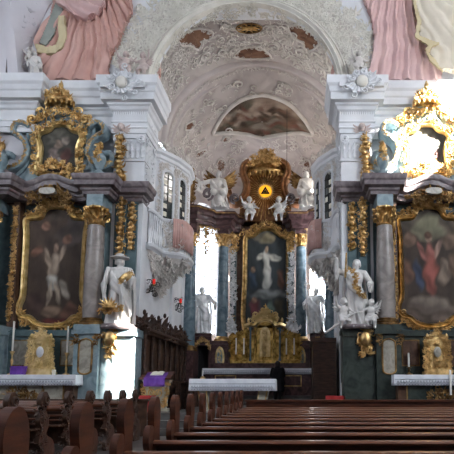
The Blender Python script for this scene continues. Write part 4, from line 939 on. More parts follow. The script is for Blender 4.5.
a, b = at(325, 333, 15.4), at(352, 315, 15.35); m = MB(); m.tube([V((0, 0, 0)), (b - a)], [.075, .055], 8, .5); m.tube([(b - a) * .3 + V((0, -.03, .03)), (b - a) * 1.15], .03, 6)
put(m, 'wooden_beam', 'statue', 'pale slanting beam jutting from the saint statue group over the arch opening', 'beam', a)
# ================================================================== ORATORY BALCONIES
def oratory(s, label, seed):
    """s=-1 on the west side of the arch (photo left), +1 opposite; authored on absolute x, mirrored about the choir axis"""
    rng = random.Random(seed); t = thing('oratory_balcony', label, 'balcony', (CX + s * 3.35, 18.6, 6.4)); o0 = V((CX + s * 3.35, 18.6, 6.4))
    def X(u): return CX + s * (3.35 - u)                          # u = distance from the choir wall plane
    def bd(m, name, mat, parent=t, **k): m.v = [tuple(V(v) - o0) for v in m.v]; return m.build(name, mat, parent, **k)
    plan = bez([(0, 16.75), (.12, 16.95), (.17, 17.4), (.24, 17.85), (.5, 18.05), (.82, 18.2), (.95, 18.6), (.95, 19.5), (.6, 20.0), (-.1, 20.2)], 5)
    pp = [(X(p[0]), p[1]) for p in plan]
    if s < 0: pp = pp[::-1]
    # sweepplan offsets to the left of travel: choose travel so that outward points into the choir
    if s < 0: pass
    path = pp if s < 0 else pp
    path = [(x, y, 0) for x, y in path]
    d = V((path[1][0] - path[0][0], path[1][1] - path[0][1])); 
    def sw(m, prof, z): m.sweepplan([(x, y, z) for x, y, _ in path[::-1]] if s < 0 else [(x, y, z) for x, y, _ in path[::-1]], prof)
    sg = 1
    # test direction: left normal must point to the choir axis
    p = path[::-1]; mid = len(p) // 2; dd = V((p[mid + 1][0] - p[mid][0], p[mid + 1][1] - p[mid][1])); nl = V((-dd.y, dd.x))
    if nl.x * (-s) < 0: path = path[::-1]
    p = path[::-1]
    def sw(m, prof, z): m.sweepplan([(x, y, z) for x, y, _ in p], prof)
    m = MB(); sw(m, [(-.12, 0), (.0, 0), (.04, .06), (.10, .10), (.12, .18), (.06, .22), (-.12, .22)], 6.1)
    poly = [(x, y) for x, y, _ in p]; m.loft([[V((x, y, z)) for x, y in poly] for z in (6.14, 6.3)]); bd(m, 'balcony_floor', 'white')
    m = MB(); sw(m, [(-.1, 0), (.06, 0), (.1, .05), (.1, .1), (.04, .14), (-.1, .14)], 7.42); bd(m, 'handrail', 'white')
    # solid curved panel on the bulge, balusters beside it
    m = MB(); half = [q for q in p if 17.8 < q[1] < 20.1]; m.sweepplan([(x, y, 6.3) for x, y, _ in half], [(-.05, 0), (.02, 0), (.05, .25), (.05, .85), (.02, 1.12), (-.05, 1.12)]); bd(m, 'parapet_panel', 'white')
    m = MB()
    for i in range(130):
        k = rng.randrange(len(half) - 1); a, b = V(half[k]), V(half[k + 1]); dq = (b - a).normalized(); n = V((-dq.y, dq.x, 0)); q = a + (b - a) * rng.random() + V((0, 0, rng.uniform(6.4, 7.35))) + n * .06
        m.acanthus(q, (dq.x * rng.choice((-1, 1)), dq.y, rng.uniform(-1, 1)), n, rng.uniform(.12, .26), rng, 3)
    bd(m, 'parapet_ornament', 'orn')
    dist = 0; last = None
    for q in bez([(0.05, 16.9), (.13, 17.1), (.17, 17.4), (.22, 17.75)], 6)[::3]:
        m = MB(); m.lathe([(.05, 0), (.05, .05), (.03, .1), (.06, .3), (.065, .42), (.03, .62), (.028, .9), (.05, 1.05), (.05, 1.12), (0, 1.12)], (X(q[0]), q[1], 6.3), 12); bd(m, 'baluster', 'white')
    # corbel: shell-like bracket tapering down the wall
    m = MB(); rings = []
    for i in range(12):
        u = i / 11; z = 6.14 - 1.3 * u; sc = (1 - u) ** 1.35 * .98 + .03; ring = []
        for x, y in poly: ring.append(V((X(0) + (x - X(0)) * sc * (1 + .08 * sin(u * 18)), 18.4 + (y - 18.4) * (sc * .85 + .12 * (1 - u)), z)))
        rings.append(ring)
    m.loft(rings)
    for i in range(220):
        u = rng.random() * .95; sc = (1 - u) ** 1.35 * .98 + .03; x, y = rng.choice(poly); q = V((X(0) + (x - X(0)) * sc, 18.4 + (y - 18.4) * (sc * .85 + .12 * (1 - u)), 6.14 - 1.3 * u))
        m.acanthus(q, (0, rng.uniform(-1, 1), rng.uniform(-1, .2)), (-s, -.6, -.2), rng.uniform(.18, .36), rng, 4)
    bd(m, 'corbel', 'orn')  # greyer stucco than the handrail, its shadow carried by the colour
    # bowed oratory wall with two glazed windows on its front faces and a cap cornice
    m = MB(); wp = [(-.25, 17.6), (.08, 17.75), (.55, 18.45), (.8, 19.2), (.72, 20.1), (.3, 20.6), (-.25, 20.8)]; wq = [(X(a), b) for a, b in wp]
    m.loft([[V((x, y, z)) for x, y in wq] for z in (6.3, 9.98)]); bd(m, 'oratory_wall', 'white', smooth=False)
    cp = wq if V((-(wq[3][1] - wq[2][1]), wq[3][0] - wq[2][0])).x * (-s) > 0 else wq[::-1]
    m = MB(); m.sweepplan([(x, y, 9.72) for x, y in cp], [(-.1, 0), (.02, 0), (.03, .06), (.08, .1), (.08, .22), (.16, .28), (.18, .40), (-.1, .40)]); m.loft([[V((x, y, z)) for x, y in cp] for z in (9.75, 10.12)]); bd(m, 'bowed_cornice', 'white', angle=25)
    orn = MB()
    for (p0, p1) in ((wp[1], wp[2]), (wp[2], wp[3])):
        A_, B_ = V((X(p0[0]), p0[1], 0)), V((X(p1[0]), p1[1], 0)); c = (A_ + B_) / 2; d = (B_ - A_).normalized(); n = V((-d.y, d.x, 0)); n = n if n.y < 0 or (abs(n.y) < .1 and n.x * -s > 0) else -n
        if n.y > 0: n = -n
        hw = (B_ - A_).length * .27; m = MB(); m.obox(c, d, n, hw, 0, .02, 7.3, 9.2)
        m.loft([[c + d * (hw * cos(PI * i / 12)) + n * t_ + V((0, 0, 9.2 + .2 * sin(PI * i / 12))) for i in range(13)] for t_ in (0, .02)]); wn = bd(m, 'oratory_window', 'pane', smooth=False)
        m = MB(); m.obox(c, d, n, .012, .02, .045, 7.3, 9.38)
        for k in range(1, 7): m.obox(c, d, n, hw, .02, .04, 7.3 + k * .31, 7.32 + k * .31)
        bd(m, 'glazing_bars', 'iron', wn, smooth=False)
        for k in range(6): m = MB(); m.obox(c + d * hw * rng.choice((-.5, .5)), d, n, hw * .36, .02, .026, 7.36 + k * .31, 7.54 + k * .31); bd(m, 'pale_pane', 'paper', wn, smooth=False)  # pale plates over part of the dark glazing
        m = MB(); m.tube([c - d * (hw + .04) + n * .03 + V((0, 0, 7.3))] + [c - d * ((hw + .04) * cos(PI * i / 10)) + n * .03 + V((0, 0, 9.22 + .24 * sin(PI * i / 10))) for i in range(11)] + [c + d * (hw + .04) + n * .03 + V((0, 0, 7.3))], .05, 6); bd(m, 'window_surround', 'white', wn)
        for e_ in (-1, 1): orn.garland([c + d * (e_ * (hw + .14)) + n * .01 + V((0, 0, 9.6)), c + d * (e_ * (hw + .14)) + n * .01 + V((0, 0, 7.5))], n, .17, rng, 1.4, 3)
        for k in range(10): orn.acanthus(c + d * rng.uniform(-.4, .4) + n * .02 + V((0, 0, rng.uniform(9.45, 9.68))), d * rng.choice((-1, 1)), n, .22, rng, 3)
        for k in range(22): orn.acanthus(c + d * rng.uniform(-.45, .45) - n * .05 + V((0, 0, rng.uniform(10.1, 10.5))), (d.x * rng.choice((-1, 1)), d.y, 1), n, rng.uniform(.2, .34), rng, 4)
    bd(orn, 'stucco_foliage', 'orn')
    # cloth over the rail on the bulge
    m = MB(); hq = [q for q in p if .5 < (CX + s * 3.35 - q[0]) * s and q[1] < 19.2]; rings = []
    fine = bez([(x, y, 0) for x, y, _ in hq], 6)
    for j, (oo, z) in enumerate(((-.13, 7.3), (-.11, 7.58), (.08, 7.59), (.125, 7.5), (.13, 7.0), (.125, 6.45))):
        r = []
        for i, q in enumerate(fine):
            a = fine[max(i - 1, 0)]; b = fine[min(i + 1, len(fine) - 1)]; dq = (b - a).normalized(); n = V((-dq.y, dq.x, 0)); r.append(q + n * (oo + .015 * sin(i * 1.1) * (j > 3)) + V((0, 0, z)))
        rings.append(r)
    m.loft(rings, closed=False); c = m.build('draped_cloth', 'rosecloth', None); sd = c.modifiers.new('s', 'SOLIDIFY'); sd.thickness = .02
    tag(c, 'rose cloth hung over the parapet of the ' + ('balcony above the choir stalls' if s < 0 else 'balcony beside the shaded altar'), 'cloth')
oratory(-1, 'bowed white stucco oratory balcony above the carved choir stalls', 31)
oratory(1, 'bowed white stucco oratory balcony above the saint statue group with raised arm', 32)
# ================================================================== CHOIR STALLS
def stalls(s, label, seed):
    rng = random.Random(seed); x0 = CX + s * 3.35; t = thing('choir_stalls', label, 'choir stalls', (x0, 19, .6)); o0 = V((x0, 19, .6))
    def bd(m, name, mat, parent=t, **k): m.v = [tuple(V(v) - o0) for v in m.v]; return m.build(name, mat, parent, **k)
    def bx(m, u0, u1, ya, yb, za, zb): a, b = sorted((x0 - s * u0, x0 - s * u1)); m.box((a, ya, za), (b, yb, zb))
    Y0, Y1 = 16.4, 22.2
    m = MB(); bx(m, 0, .12, Y0, Y1, .6, 3.15); bx(m, 0, .3, Y0, Y1, 3.1, 3.2); bx(m, 0, .36, Y0, Y1, 3.2, 3.3); bd(m, 'back_wall', 'stall', smooth=False)
    n = 7
    for i in range(n + 1):
        y = Y0 + (Y1 - Y0) * i / n; m = MB()
        m.lathe([(.05, 1.6), (.06, 1.7), (.045, 1.8), (.06, 2.4), (.045, 2.9), (.07, 3.0), (.07, 3.1), (0, 3.1)], (x0 - s * .2, y, 0), 10)
        bx(m, .1, .8, y - .04, y + .04, .6, 1.5); m.ell((x0 - s * .8, y, 1.45), (.09, .06, .12)); bd(m, 'stall_divider', 'stall')
        m = MB(); z = 3.3; h = rng.uniform(.5, .85)
        for k in range(3): m.scroll((x0 - s * .15, y - .25 + .25 * k, z - .03), (0, rng.choice((-1, 1)), .7), (-s * .5, -1, 0), rng.uniform(.1, .2), 1.3, .4, rng.choice((-1, 1)), 10)
        m.leaf((x0 - s * .15, y, z), (0, .2, 1), (-s, -1, 0), h, .15, .9); m.acanthus((x0 - s * .15, y, z + .15), (0, .3, 1), (-s, -1, 0), .45, rng, 5); m.leaf((x0 - s * .15, y, z), (0, -.6, 1), (-s, 0, 0), h * .7, .09, -.5); m.leaf((x0 - s * .15, y + .1, z), (0, .9, .9), (-s, 0, 0), h * .7, .08, .8)
        m.ell((x0 - s * .15, y, z + h * .9), (.06, .06, .1)); bd(m, 'carved_cresting', 'stall')
    for i in range(n):
        y = Y0 + (Y1 - Y0) * (i + .5) / n; m = MB(); bx(m, .12, .62, y - .36, y + .36, 1.0, 1.06); bd(m, 'seat', 'stall', smooth=False)
        m = MB(); bx(m, .12, .15, y - .3, y + .3, 1.7, 2.9); m.sweepplan([], []) if False else None; bd(m, 'back_panel', 'pewdark', smooth=False)
    m = MB(); bx(m, 1.15, 1.25, Y0 + .4, Y1, .6, 1.5); bx(m, 1.05, 1.45, Y0 + .35, Y1, 1.5, 1.56)
    for i in range(8): y = Y0 + .5 + (Y1 - Y0 - .6) * i / 7; bx(m, 1.24, 1.3, y - .05, y + .05, .6, 1.5)
    bd(m, 'front_desk', 'stall', smooth=False)
stalls(-1, 'dark carved choir stalls with jagged cresting below the balcony, behind the purple-draped lectern', 51)
m = MB(); a = CX + 3.35; m.box((a - .9, 19.3, .6), (a, 22.0, 3.1)); m.box((a - .98, 19.2, 3.1), (a, 22.1, 3.25))
for i in range(6): m.leaf((a - .5, 19.4 + i * .5, 3.25), (0, .2 * (-1) ** i, 1), (-1, 0, 0), .5, .1, .8)
put(m, 'choir_stall_block', 'stall', 'dark wooden stall block in the shade under the balcony beside the shaded altar', 'choir stalls', (0, 0, 0))
# ================================================================== HIGH ALTAR
def high_altar():
    rng = random.Random(77); YY = 24.0; fl = .9; t = thing('high_altar', 'tall gilded high altar of red and blue marble with a glowing triangle at its centre', 'altar', (CX + .1, YY, fl)); o0 = V((CX, YY, fl))
    def bd(m, name, mat, parent=t, **k):       # authored: x about the axis, y about YY, z absolute
        m.v = [(v[0], v[1], v[2] - fl) for v in m.v]; return m.build(name, mat, parent, **k)
    # reredos wall with painting
    m = MB(); m.box((-1.5, .3, fl), (1.5, .8, 9.6)); bd(m, 'reredos', 'brown', smooth=False)
    PF = mirror_closed([(0, 9.15), (.25, 9.1), (.5, 8.92), (.72, 8.75), (.98, 8.68), (1.0, 8.2), (1.0, 6.5), (1.0, 4.25), (0, 4.2)], 3)
    bl = [(0, .66, .22, .17, 0, (.60, .60, .54)), (0, .8, .1, .045, 0, (.42, .30, .20)), (0, .92, .5, .07, 0, (.30, .26, .17)), (-.32, .73, .3, .04, 8, (.56, .55, .48)), (.34, .72, .3, .04, -8, (.56, .55, .48)), (.02, .5, .2, .14, 0, (.52, .53, .50)),
          (-.62, .5, .25, .12, 0, (.06, .09, .13)), (-.6, .6, .12, .04, 0, (.30, .20, .14)), (.65, .5, .22, .12, 0, (.14, .07, .05)), (0, .36, .9, .06, 0, (.22, .24, .24)), (-.5, .2, .3, .12, 0, (.19, .06, .07)), (-.55, .3, .12, .04, 0, (.30, .18, .13)), (.1, .22, .3, .09, 20, (.14, .20, .17)), (.6, .2, .3, .14, 0, (.08, .07, .05)), (0, .06, .9, .08, 0, (.06, .05, .04))]
    canvas('altar_painting', [(x, z - fl) for x, z in PF], .26, bl, lambda X, Z: (.05, .06, .065), t, 50, 100, 5, gain=1.0)
    m = MB(); m.sweep2(PF, [(-.05, 0), (-.05, .1), (.03, .18), (.1, .12), (.17, .16), (.2, 0)], .28, True); bd(m, 'painting_frame', 'gold', angle=50)
    m = MB(); m.garland([(-1.15, .1, 8.95), (-.75, .1, 9.05), (-.4, .05, 9.3), (0, .02, 9.45), (.4, .05, 9.3), (.75, .1, 9.05), (1.15, .1, 8.95)], (0, -1, 0), .22, rng, 1.5, 3); bd(m, 'frame_cresting', 'gold')
    for s in (-1, 1):
        # pedestals
        m = MB(); a, b = sorted((s * 1.5, s * 2.32)); m.box((a, -.6, fl), (b, .6, 3.35)); m.box((a - .05, -.68, 3.35), (b + .05, .6, 3.5)); m.box((a - .05, -.66, 1.9), (b + .05, .6, 2.05)); bd(m, 'pedestal', 'red', smooth=False)
        o = [(s * 1.9 + .17 * cos(2 * PI * k / 20), 2.7 + .48 * sin(2 * PI * k / 20)) for k in range(20)]
        m = MB(); m.prism(o, -.63, -.6); q = bd(m, 'oval_panel', 'bluepale'); m = MB(); m.sweep2(o, [(-.05, 0), (-.05, .05), (.04, .06), (.04, 0)], -.61, True)
        m.garland([(s * 1.9, -.65, 3.2), (s * 1.9, -.65, 2.2)], (0, -1, 0), .1, rng, 1); bd(m, 'gold_oval', 'goldpale', q)
        # inner columns
        m = MB(); m.lathe([(0, 3.7), (.27, 3.7), (.275, 5), (.235, 8.2), (0, 8.2)], (s * 1.9, -.1, 0), 26); c = bd(m, 'blue_column', 'bshaft')
        m = MB(); m.lathe([(r, z) for r, z in COLBASE], (s * 1.9, -.1, 3.5), 22); bd(m, 'column_base', 'gold', c); m = MB(); capital(m, (s * 1.9, -.1, 8.15), .235, .62, rng); bd(m, 'capital', 'gold', c)
        m = MB(); m.box((s * 1.9 - .27, -.4, 8.77), (s * 1.9 + .27, .5, 9.05)); bd(m, 'impost', 'red', smooth=False)
        # silver garland pilaster between column and painting
        m = MB(); a, b = sorted((s * 1.28, s * 1.55)); m.box((a, .0, 3.4), (b, .4, 8.6)); pl = bd(m, 'pilaster', 'blue', smooth=False)
        m = MB()
        for k in range(9): m.garland([(s * (1.42 + .06 * sin(k)), -.05, 8.0 - k * .4), (s * (1.42 + .06 * sin(k + 1)), -.08, 7.58 - k * .4)], (0, -1, 0), .22, rng, 1.8, 4)
        bd(m, 'silver_garland', 'silver', pl); m = MB(); m.garland([(s * 1.45, -.2, 4.6), (s * 1.5, -.25, 4.0)], (0, -1, 0), .4, rng, 2.6, 5); bd(m, 'silver_garland', 'silver', pl)
        m = MB(); m.garland([(s * 1.15, .05, 8.75), (s * 1.6, -.1, 8.7)], (0, -1, 0), .34, rng, 2.5, 5); m.garland([(s * 1.4, -.05, 8.6), (s * 1.4, -.05, 7.9)], (0, -1, 0), .28, rng, 2, 4); m.garland([(s * 1.45, -.02, 4.8), (s * 1.45, -.02, 3.7)], (0, -1, 0), .2, rng, 1.6, 3); bd(m, 'gold_foliage', 'gold')
        # outer column on tall base against the apse
        m = MB(); m.lathe([(0, 3.2), (.29, 3.2), (.29, 4.6), (.25, 8.0), (0, 8.0)], (s * 3.3, -1.0, 0), 26); c = bd(m, 'blue_column', 'bshaft')
        m = MB(); m.lathe(COLBASE, (s * 3.3, -1.0, 3.0), 22); bd(m, 'column_base', 'golddark', c); m = MB(); capital(m, (s * 3.3, -1.0, 7.95), .25, .62, rng); bd(m, 'capital', 'gold', c)
        m = MB(); a, b = sorted((s * 2.98, s * 3.42)); m.box((a, -1.35, fl), (b, -.6, 3.0)); bd(m, 'outer_pedestal', 'red', smooth=False); m = MB(); m.box((a, -1.3, 8.55), (b, -.6, 9.05)); bd(m, 'impost', 'red', smooth=False)
        m = MB(); m.garland([(s * 3.3, -1.2, 9.9), (s * 3.3, -1.2, 11.4)], (0, -1, 0), .34, rng, 2.2, 5); m.ell((s * 3.3, -1.15, 11.2), (.16, .14, .2)); bd(m, 'gilded_finial', 'golddark')
        # arched screen over the window and statue portal
        m = MB(); m.box((min(s * 2.36, s * 2.98), -.45, fl), (max(s * 2.36, s * 2.98), .25, 1.0)); xa, xb = sorted((s * 2.33, s * 3.15)); xc = (xa + xb) / 2
        m.box((xa, -.5, fl), (xa + .12, .3, 3.3)); m.box((xb - .12, -.5, fl), (xb, .3, 3.3)); m.box((xa, -.55, 3.3), (xb, .3, 3.72)); m.box((xa - .02, -.62, 3.72), (xb + .02, .3, 3.86)); bd(m, 'portal', 'red', smooth=False)
        m = MB(); m.box((xa + .1, .0, fl), (xb - .1, .08, 3.3)); bd(m, 'dark_doorway', 'dark', smooth=False)
        m = MB(); m.garland([(xa, -.56, 3.2), (xc - .2, -.6, 3.5), (xc, -.62, 3.6), (xc + .2, -.6, 3.5), (xb, -.56, 3.2)], (0, -1, 0), .16, rng, 1.8, 3); bd(m, 'portal_gilding', 'gold')
        m = MB()
        for k in range(9):
            u = k / 8; xx = s * (2.15 + 1.0 * u); m.garland([(xx, -.35 - .5 * u, 9.15), (xx, -.35 - .5 * u, 8.3 + .35 * sin(u * PI))], (0, -1, 0), .13, rng, 1.1, 2)
            m.scroll((xx, -.4 - .5 * u, 8.9), (1, 0, 0), (0, -1, 0), .12, 1.4, .2, rng.choice((-1, 1)))
        m.garland([(s * 2.15, -.4, 9.1), (s * 2.65, -.65, 9.05), (s * 3.2, -.95, 9.1)], (0, -1, 0), .2, rng, 2.2, 3); m.garland([(s * 2.65, -.6, 9.0), (s * 2.65, -.6, 7.7)], (0, -1, 0), .18, rng, 1.6, 3); bd(m, 'window_lattice', 'gold')
        # great C volutes of the glory
        m = MB(); path = bez([(s * .78, 12.7), (s * 1.05, 12.5), (s * 1.12, 12.1), (s * .95, 11.6), (s * .98, 11.1), (s * 1.2, 10.75), (s * 1.6, 10.6), (s * 1.95, 10.8), (s * 1.95, 11.15), (s * 1.7, 11.25)], 7)
        m.sweep2([tuple(p) for p in path], [(-.17, 0), (-.17, .5), (-.08, .62), (.0, .54), (.08, .62), (.17, .5), (.17, 0)], .35); bd(m, 'great_volute', 'volute')
        m = MB(); m.garland([(p[0], -.12, p[1]) for p in path[::3]], (0, -1, 0), .12, rng, 1.3, 3); m.tube([(p[0], -.1, p[1]) for p in path], .05, 6); bd(m, 'volute_gilding', 'gold')
        m = MB(); m.scroll((s * 1.35, -.3, 10.3), (s, 0, 0), (0, -1, 0), .26, 1.5, .35, s, 16); bd(m, 'marble_scroll', 'cap'); m = MB(); m.scroll((s * 2.6, -.75, 10.3), (-s, 0, 0), (0, -1, 0), .3, 1.5, .35, -s, 16); bd(m, 'marble_scroll', 'cap')
    pl = [(-3.55, -.5, 0), (-3.55, -1.4, 0), (-3.0, -1.4, 0), (-2.75, -.95, 0.05), (-2.45, -.62, .08), (-2.25, -.5, 0), (-1.5, -.5, 0), (-1.4, .0, 0), (-1.2, .1, .0), (-1.15, .5, 0)]
    for s in (-1, 1):
        q = [(s * -x, y, z + 9.0) for x, y, z in pl]
        q = q if s > 0 and False else q
        if s < 0: q = q
        # travel towards -x so the moulding faces the nave
        q = sorted(q, key=lambda p: 0) if False else q
        if q[0][0] < q[-1][0]: q = q[::-1]
        m = MB(); m.sweepplan(q, [(-.35, 0), (0, 0), (.02, .12), (.07, .15), (.07, .32), (.1, .38), (.2, .43), (.22, .56), (.28, .62), (.3, .74), (-.35, .74)]); bd(m, 'entablature', 'red', angle=28)
        m = MB(); m.sweepplan([(x, y, z + .62) for x, y, z in q], [(.29, 0), (.32, .02), (.32, .05), (.29, .07)]); bd(m, 'gilt_edge', 'golddark')
    # central glory
    B = mirror_closed([(0, 13.2), (.4, 13.1), (.75, 12.8), (.95, 12.4), (.8, 11.8), (.95, 11.2), (1.25, 10.8), (1.3, 10.2), (1.35, 9.5), (0, 9.5)], 4)
    m = MB(); m.prism(B, .3, .7); bd(m, 'glory_panel', 'volute')
    m = MB()
    for k in range(40):
        a = 2 * PI * k / 40; L = rng.uniform(.55, .85) * (1.35 if sin(a) < -.5 else .9); d = V((cos(a), -.08, sin(a))); c = V((0, .16, 11.2)); n = V((0, -1, 0)); b = V((-d.z, 0, d.x))
        r0, r1 = .42, .42 + L; w_ = .035
        m.loft([[c + d * r0 + b * w_ * .5, c + d * r0 + n * .03, c + d * r0 - b * w_ * .5, c + d * r0 - n * .03], [c + d * r1 + b * w_, c + d * r1 + n * .03, c + d * r1 - b * w_, c + d * r1 - n * .03]])
    bd(m, 'gilded_rays', 'gold')
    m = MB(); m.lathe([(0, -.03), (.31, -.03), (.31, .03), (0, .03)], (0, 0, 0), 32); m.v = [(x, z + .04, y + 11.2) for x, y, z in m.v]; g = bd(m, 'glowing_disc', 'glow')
    m = MB(); tr = [(.19 * cos(PI / 2 + 2 * PI * k / 3), 11.18 + .19 * sin(PI / 2 + 2 * PI * k / 3)) for k in range(3)]; m.sweep2(tr, [(-.035, 0), (-.035, .03), (.035, .03), (.035, 0)], .01, True)
    tr2 = [(.1 * cos(PI / 2 + 2 * PI * k / 3), 11.18 + .1 * sin(PI / 2 + 2 * PI * k / 3)) for k in range(3)]; m.prism(tr2, -.02, .0); bd(m, 'dark_triangle', 'black', g, smooth=False)
    m = MB(); m.tube([(.36 * cos(2 * PI * k / 32), .06, 11.2 + .36 * sin(2 * PI * k / 32)) for k in range(34)], .035, 6)
    for k in range(24): a = 2 * PI * k / 24; m.ell((.42 * cos(a), .05, 11.2 + .42 * sin(a)), (.035, .03, .035), 7, 5)
    bd(m, 'beaded_ring', 'goldpale')
    m = MB(); m.lathe([(0, 12.15), (.86, 12.15), (.92, 12.25), (.86, 12.35), (.8, 12.5), (.68, 12.72), (.45, 12.95), (.3, 13.0), (.22, 13.1), (0, 13.12)], (0, .2, 0), 28, 1, .55)
    for k in range(24): a = 2 * PI * k / 24; m.ell((.88 * cos(a), .2 + .5 * sin(a), 12.08), (.06, .06, .12), 7, 5)
    m.garland([(-.8, -.3, 12.45), (-.4, -.35, 12.6), (0, -.4, 12.65), (.4, -.35, 12.6), (.8, -.3, 12.45)], (0, -1, 0), .24, rng, 1.8, 4); m.garland([(-.7, -.1, 12.8), (0, -.15, 13.1), (.7, -.1, 12.8)], (0, -1, 0), .26, rng, 1.8, 4); m.garland([(-.3, 0, 13.2), (.3, 0, 13.2)], (0, -1, 0), .3, rng, 2.5, 4)
    bd(m, 'gilded_canopy', 'gold')
    m = MB(); m.garland([(-1.1, .1, 12.0), (-.9, .1, 12.7)], (0, -1, 0), .3, rng, 2); m.garland([(1.1, .1, 12.0), (.9, .1, 12.7)], (0, -1, 0), .3, rng, 2); m.garland([(-.4, .1, 11.7), (0, .05, 11.85), (.4, .1, 11.7)], (0, -1, 0), .2, rng, 2); m.garland([(-1.3, .0, 9.9), (-.6, .05, 10.2)], (0, -1, 0), .2, rng, 2); m.garland([(1.3, .0, 9.9), (.6, .05, 10.2)], (0, -1, 0), .2, rng, 2); bd(m, 'glory_foliage', 'golddark')
    # mensa, steps and predella
    m = MB(); m.box((-2.35, -1.75, fl), (2.35, -.6, 2.1)); m.box((-2.42, -1.82, 2.05), (2.42, -.6, 2.16)); m.box((-2.1, -.95, 2.1), (2.1, -.5, 2.45)); bd(m, 'altar_block', 'red', smooth=False)
    m = MB()
    for i in range(3): m.box((-2.4, (-2.75, -2.2, -1.95)[i], fl - .3), (2.4, -1.7, (.72, .84, .98)[i]))
    bd(m, 'altar_steps', 'step', smooth=False)
    m = MB(); m.sweep2([(1.0, 1.4), (1.9, 1.4), (1.9, 1.85), (1.0, 1.85)], [(-.02, 0), (-.02, .03), (.02, .03), (.02, 0)], -1.75, True); bd(m, 'gilt_panel_lines', 'gold', smooth=False); m = MB(); m.sweep2([(-1.9, 1.4), (-1.0, 1.4), (-1.0, 1.85), (-1.9, 1.85)], [(-.02, 0), (-.02, .03), (.02, .03), (.02, 0)], -1.75, True); bd(m, 'gilt_panel_lines', 'gold', smooth=False)
    for o in t.children:
        n_ = o.name.split('.')[0]
        if n_ in ('altar_painting', 'painting_frame', 'frame_cresting'): o.location.x += .2
        if n_ in ('glory_panel', 'gilded_rays', 'glowing_disc', 'beaded_ring', 'gilded_canopy', 'glory_foliage', 'great_volute', 'volute_gilding'): o.location.x += .12; o.location.z -= .14
    return t
high_altar()
cloth_altar('altar_cloth', 2.45, -1.85, -.65, .0, .27, 'long pale cloth on the high altar behind the standing person', (CX + .1, 24, 2.17))
def tabernacle():
    rng = random.Random(5); Y = 23.05; z0 = 2.44; t = thing('gilded_tabernacle', 'wide golden tabernacle with crowned centre on the high altar behind the person', 'tabernacle', (CX + .34, Y, z0))
    m = MB(); m.box((-1.62, .0, 0), (1.62, .3, .16)); m.box((-.5, -.2, 0), (.5, .3, .14)); m.box((-1.6, .12, .1), (1.6, .3, 1.35)); m.build('base', 'goldrich', t, smooth=False)
    m = MB(); m.box((-.36, -.12, .1), (.36, .2, 1.75)); m.prism([tuple(p) for p in bez([(-.36, 1.6), (-.3, 1.8), (0, 1.9), (.3, 1.8), (.36, 1.6)], 5)], -.12, .2); m.build('central_body', 'goldrich', t)
    m = MB(); o = [tuple(p) for p in bez([(-.24, .3), (-.24, 1.3), (-.15, 1.6), (0, 1.68), (.15, 1.6), (.24, 1.3), (.24, .3)], 4)]; m.prism(o, -.16, -.1); m.garland([(0, -.18, 1.5), (0, -.18, .4)], (0, -1, 0), .2, rng, 1.6, 3); m.ell((0, -.18, 1.2), (.1, .05, .1)); m.build('door', 'goldpale', t)
    for s in (-1, 1):
        for dx in (.46, .68): m = MB(); m.lathe([(.06, .1), (.06, .2), (.042, .26), (.046, .7), (.04, 1.45), (.07, 1.55), (.07, 1.65), (0, 1.65)], (s * dx, -.05, 0), 12); m.build('small_column', 'bshaft' if dx > .6 else 'goldrich', t)
        m = MB(); m.garland([(s * .8, .05, .2), (s * .85, .05, 1.5)], (0, -1, 0), .18, rng, 1.7, 4); m.garland([(s * 1.5, .05, .15), (s * 1.55, .05, 1.2)], (0, -1, 0), .2, rng, 1.9, 4); m.garland([(s * .85, .03, 1.5), (s * 1.15, .03, 1.35), (s * 1.6, .03, 1.2)], (0, -1, 0), .18, rng, 2, 4); m.garland([(s * .95, .1, .45), (s * 1.5, .1, .45)], (0, -1, 0), .2, rng, 1.6); m.garland([(s * 1.1, .1, 1.0), (s * 1.3, .1, 1.0)], (0, -1, 0), .25, rng, 2); m.build('side_scrollwork', 'goldrich', t)
        for dx in (.98, 1.34): m = MB(); m.lathe([(.07, .16), (.03, .22), (.04, .3), (.06, .4), (0, .4)], (s * dx, -.03, 0), 10); c = m.build('candle_holder', 'goldrich', t); m = MB(); m.lathe([(0, .4), (.033, .4), (.033, 1.15), (0, 1.17)], (s * dx, -.03, 0), 10); m.build('candle', 'wax', c)
    m = MB(); m.sweep2([tuple(p) for p in bez([(.95, 1.72), (.7, 1.82), (.5, 1.78), (.35, 1.95), (0, 2.05), (-.35, 1.95), (-.5, 1.78), (-.7, 1.82), (-.95, 1.72)], 5)], [(-.07, 0), (-.07, .25), (0, .33), (.07, .38), (.1, 0)], .15)
    m.prism([tuple(p) for p in bez([(-.5, 1.85), (-.42, 2.15), (-.25, 2.3), (0, 2.5), (.25, 2.3), (.42, 2.15), (.5, 1.85)], 5)], -.1, .12); m.garland([(-.6, -.16, 1.95), (-.3, -.18, 2.2), (0, -.18, 2.5), (.3, -.18, 2.2), (.6, -.16, 1.95)], (0, -1, 0), .2, rng, 2.2, 4)
    for s in (-1, 1): m.ell((s * .78, -.02, 1.98), (.06, .06, .14)); m.scroll((s * .45, -.12, 2.1), (s, 0, 0), (0, -1, 0), .15, 1.5, .3, s)
    m.build('pediment', 'goldpale', t)
    m = MB(); m.capsule((0, 0, 2.5), .022, (0, 0, 2.76), .018, 6); m.capsule((-.08, 0, 2.67), .018, (.08, 0, 2.67), .018, 6); m.build('cross', 'goldrich', t)
    return t
tabernacle()
m = MB(); rg = random.Random(3)
m.garland([(-.3, 0, 0.0), (0, -.05, .35), (.3, 0, .05)], (0, -1, 0), .32, rg, 3, 5); m.ell((0, 0, .15), (.28, .12, .22)); c = at(292, 330, 23.2); put(m, 'silver_ornament', 'silver', 'small silver flower-like ornament beside the pediment of the golden tabernacle', 'ornament', (c.x, 23.25, c.z - .1))
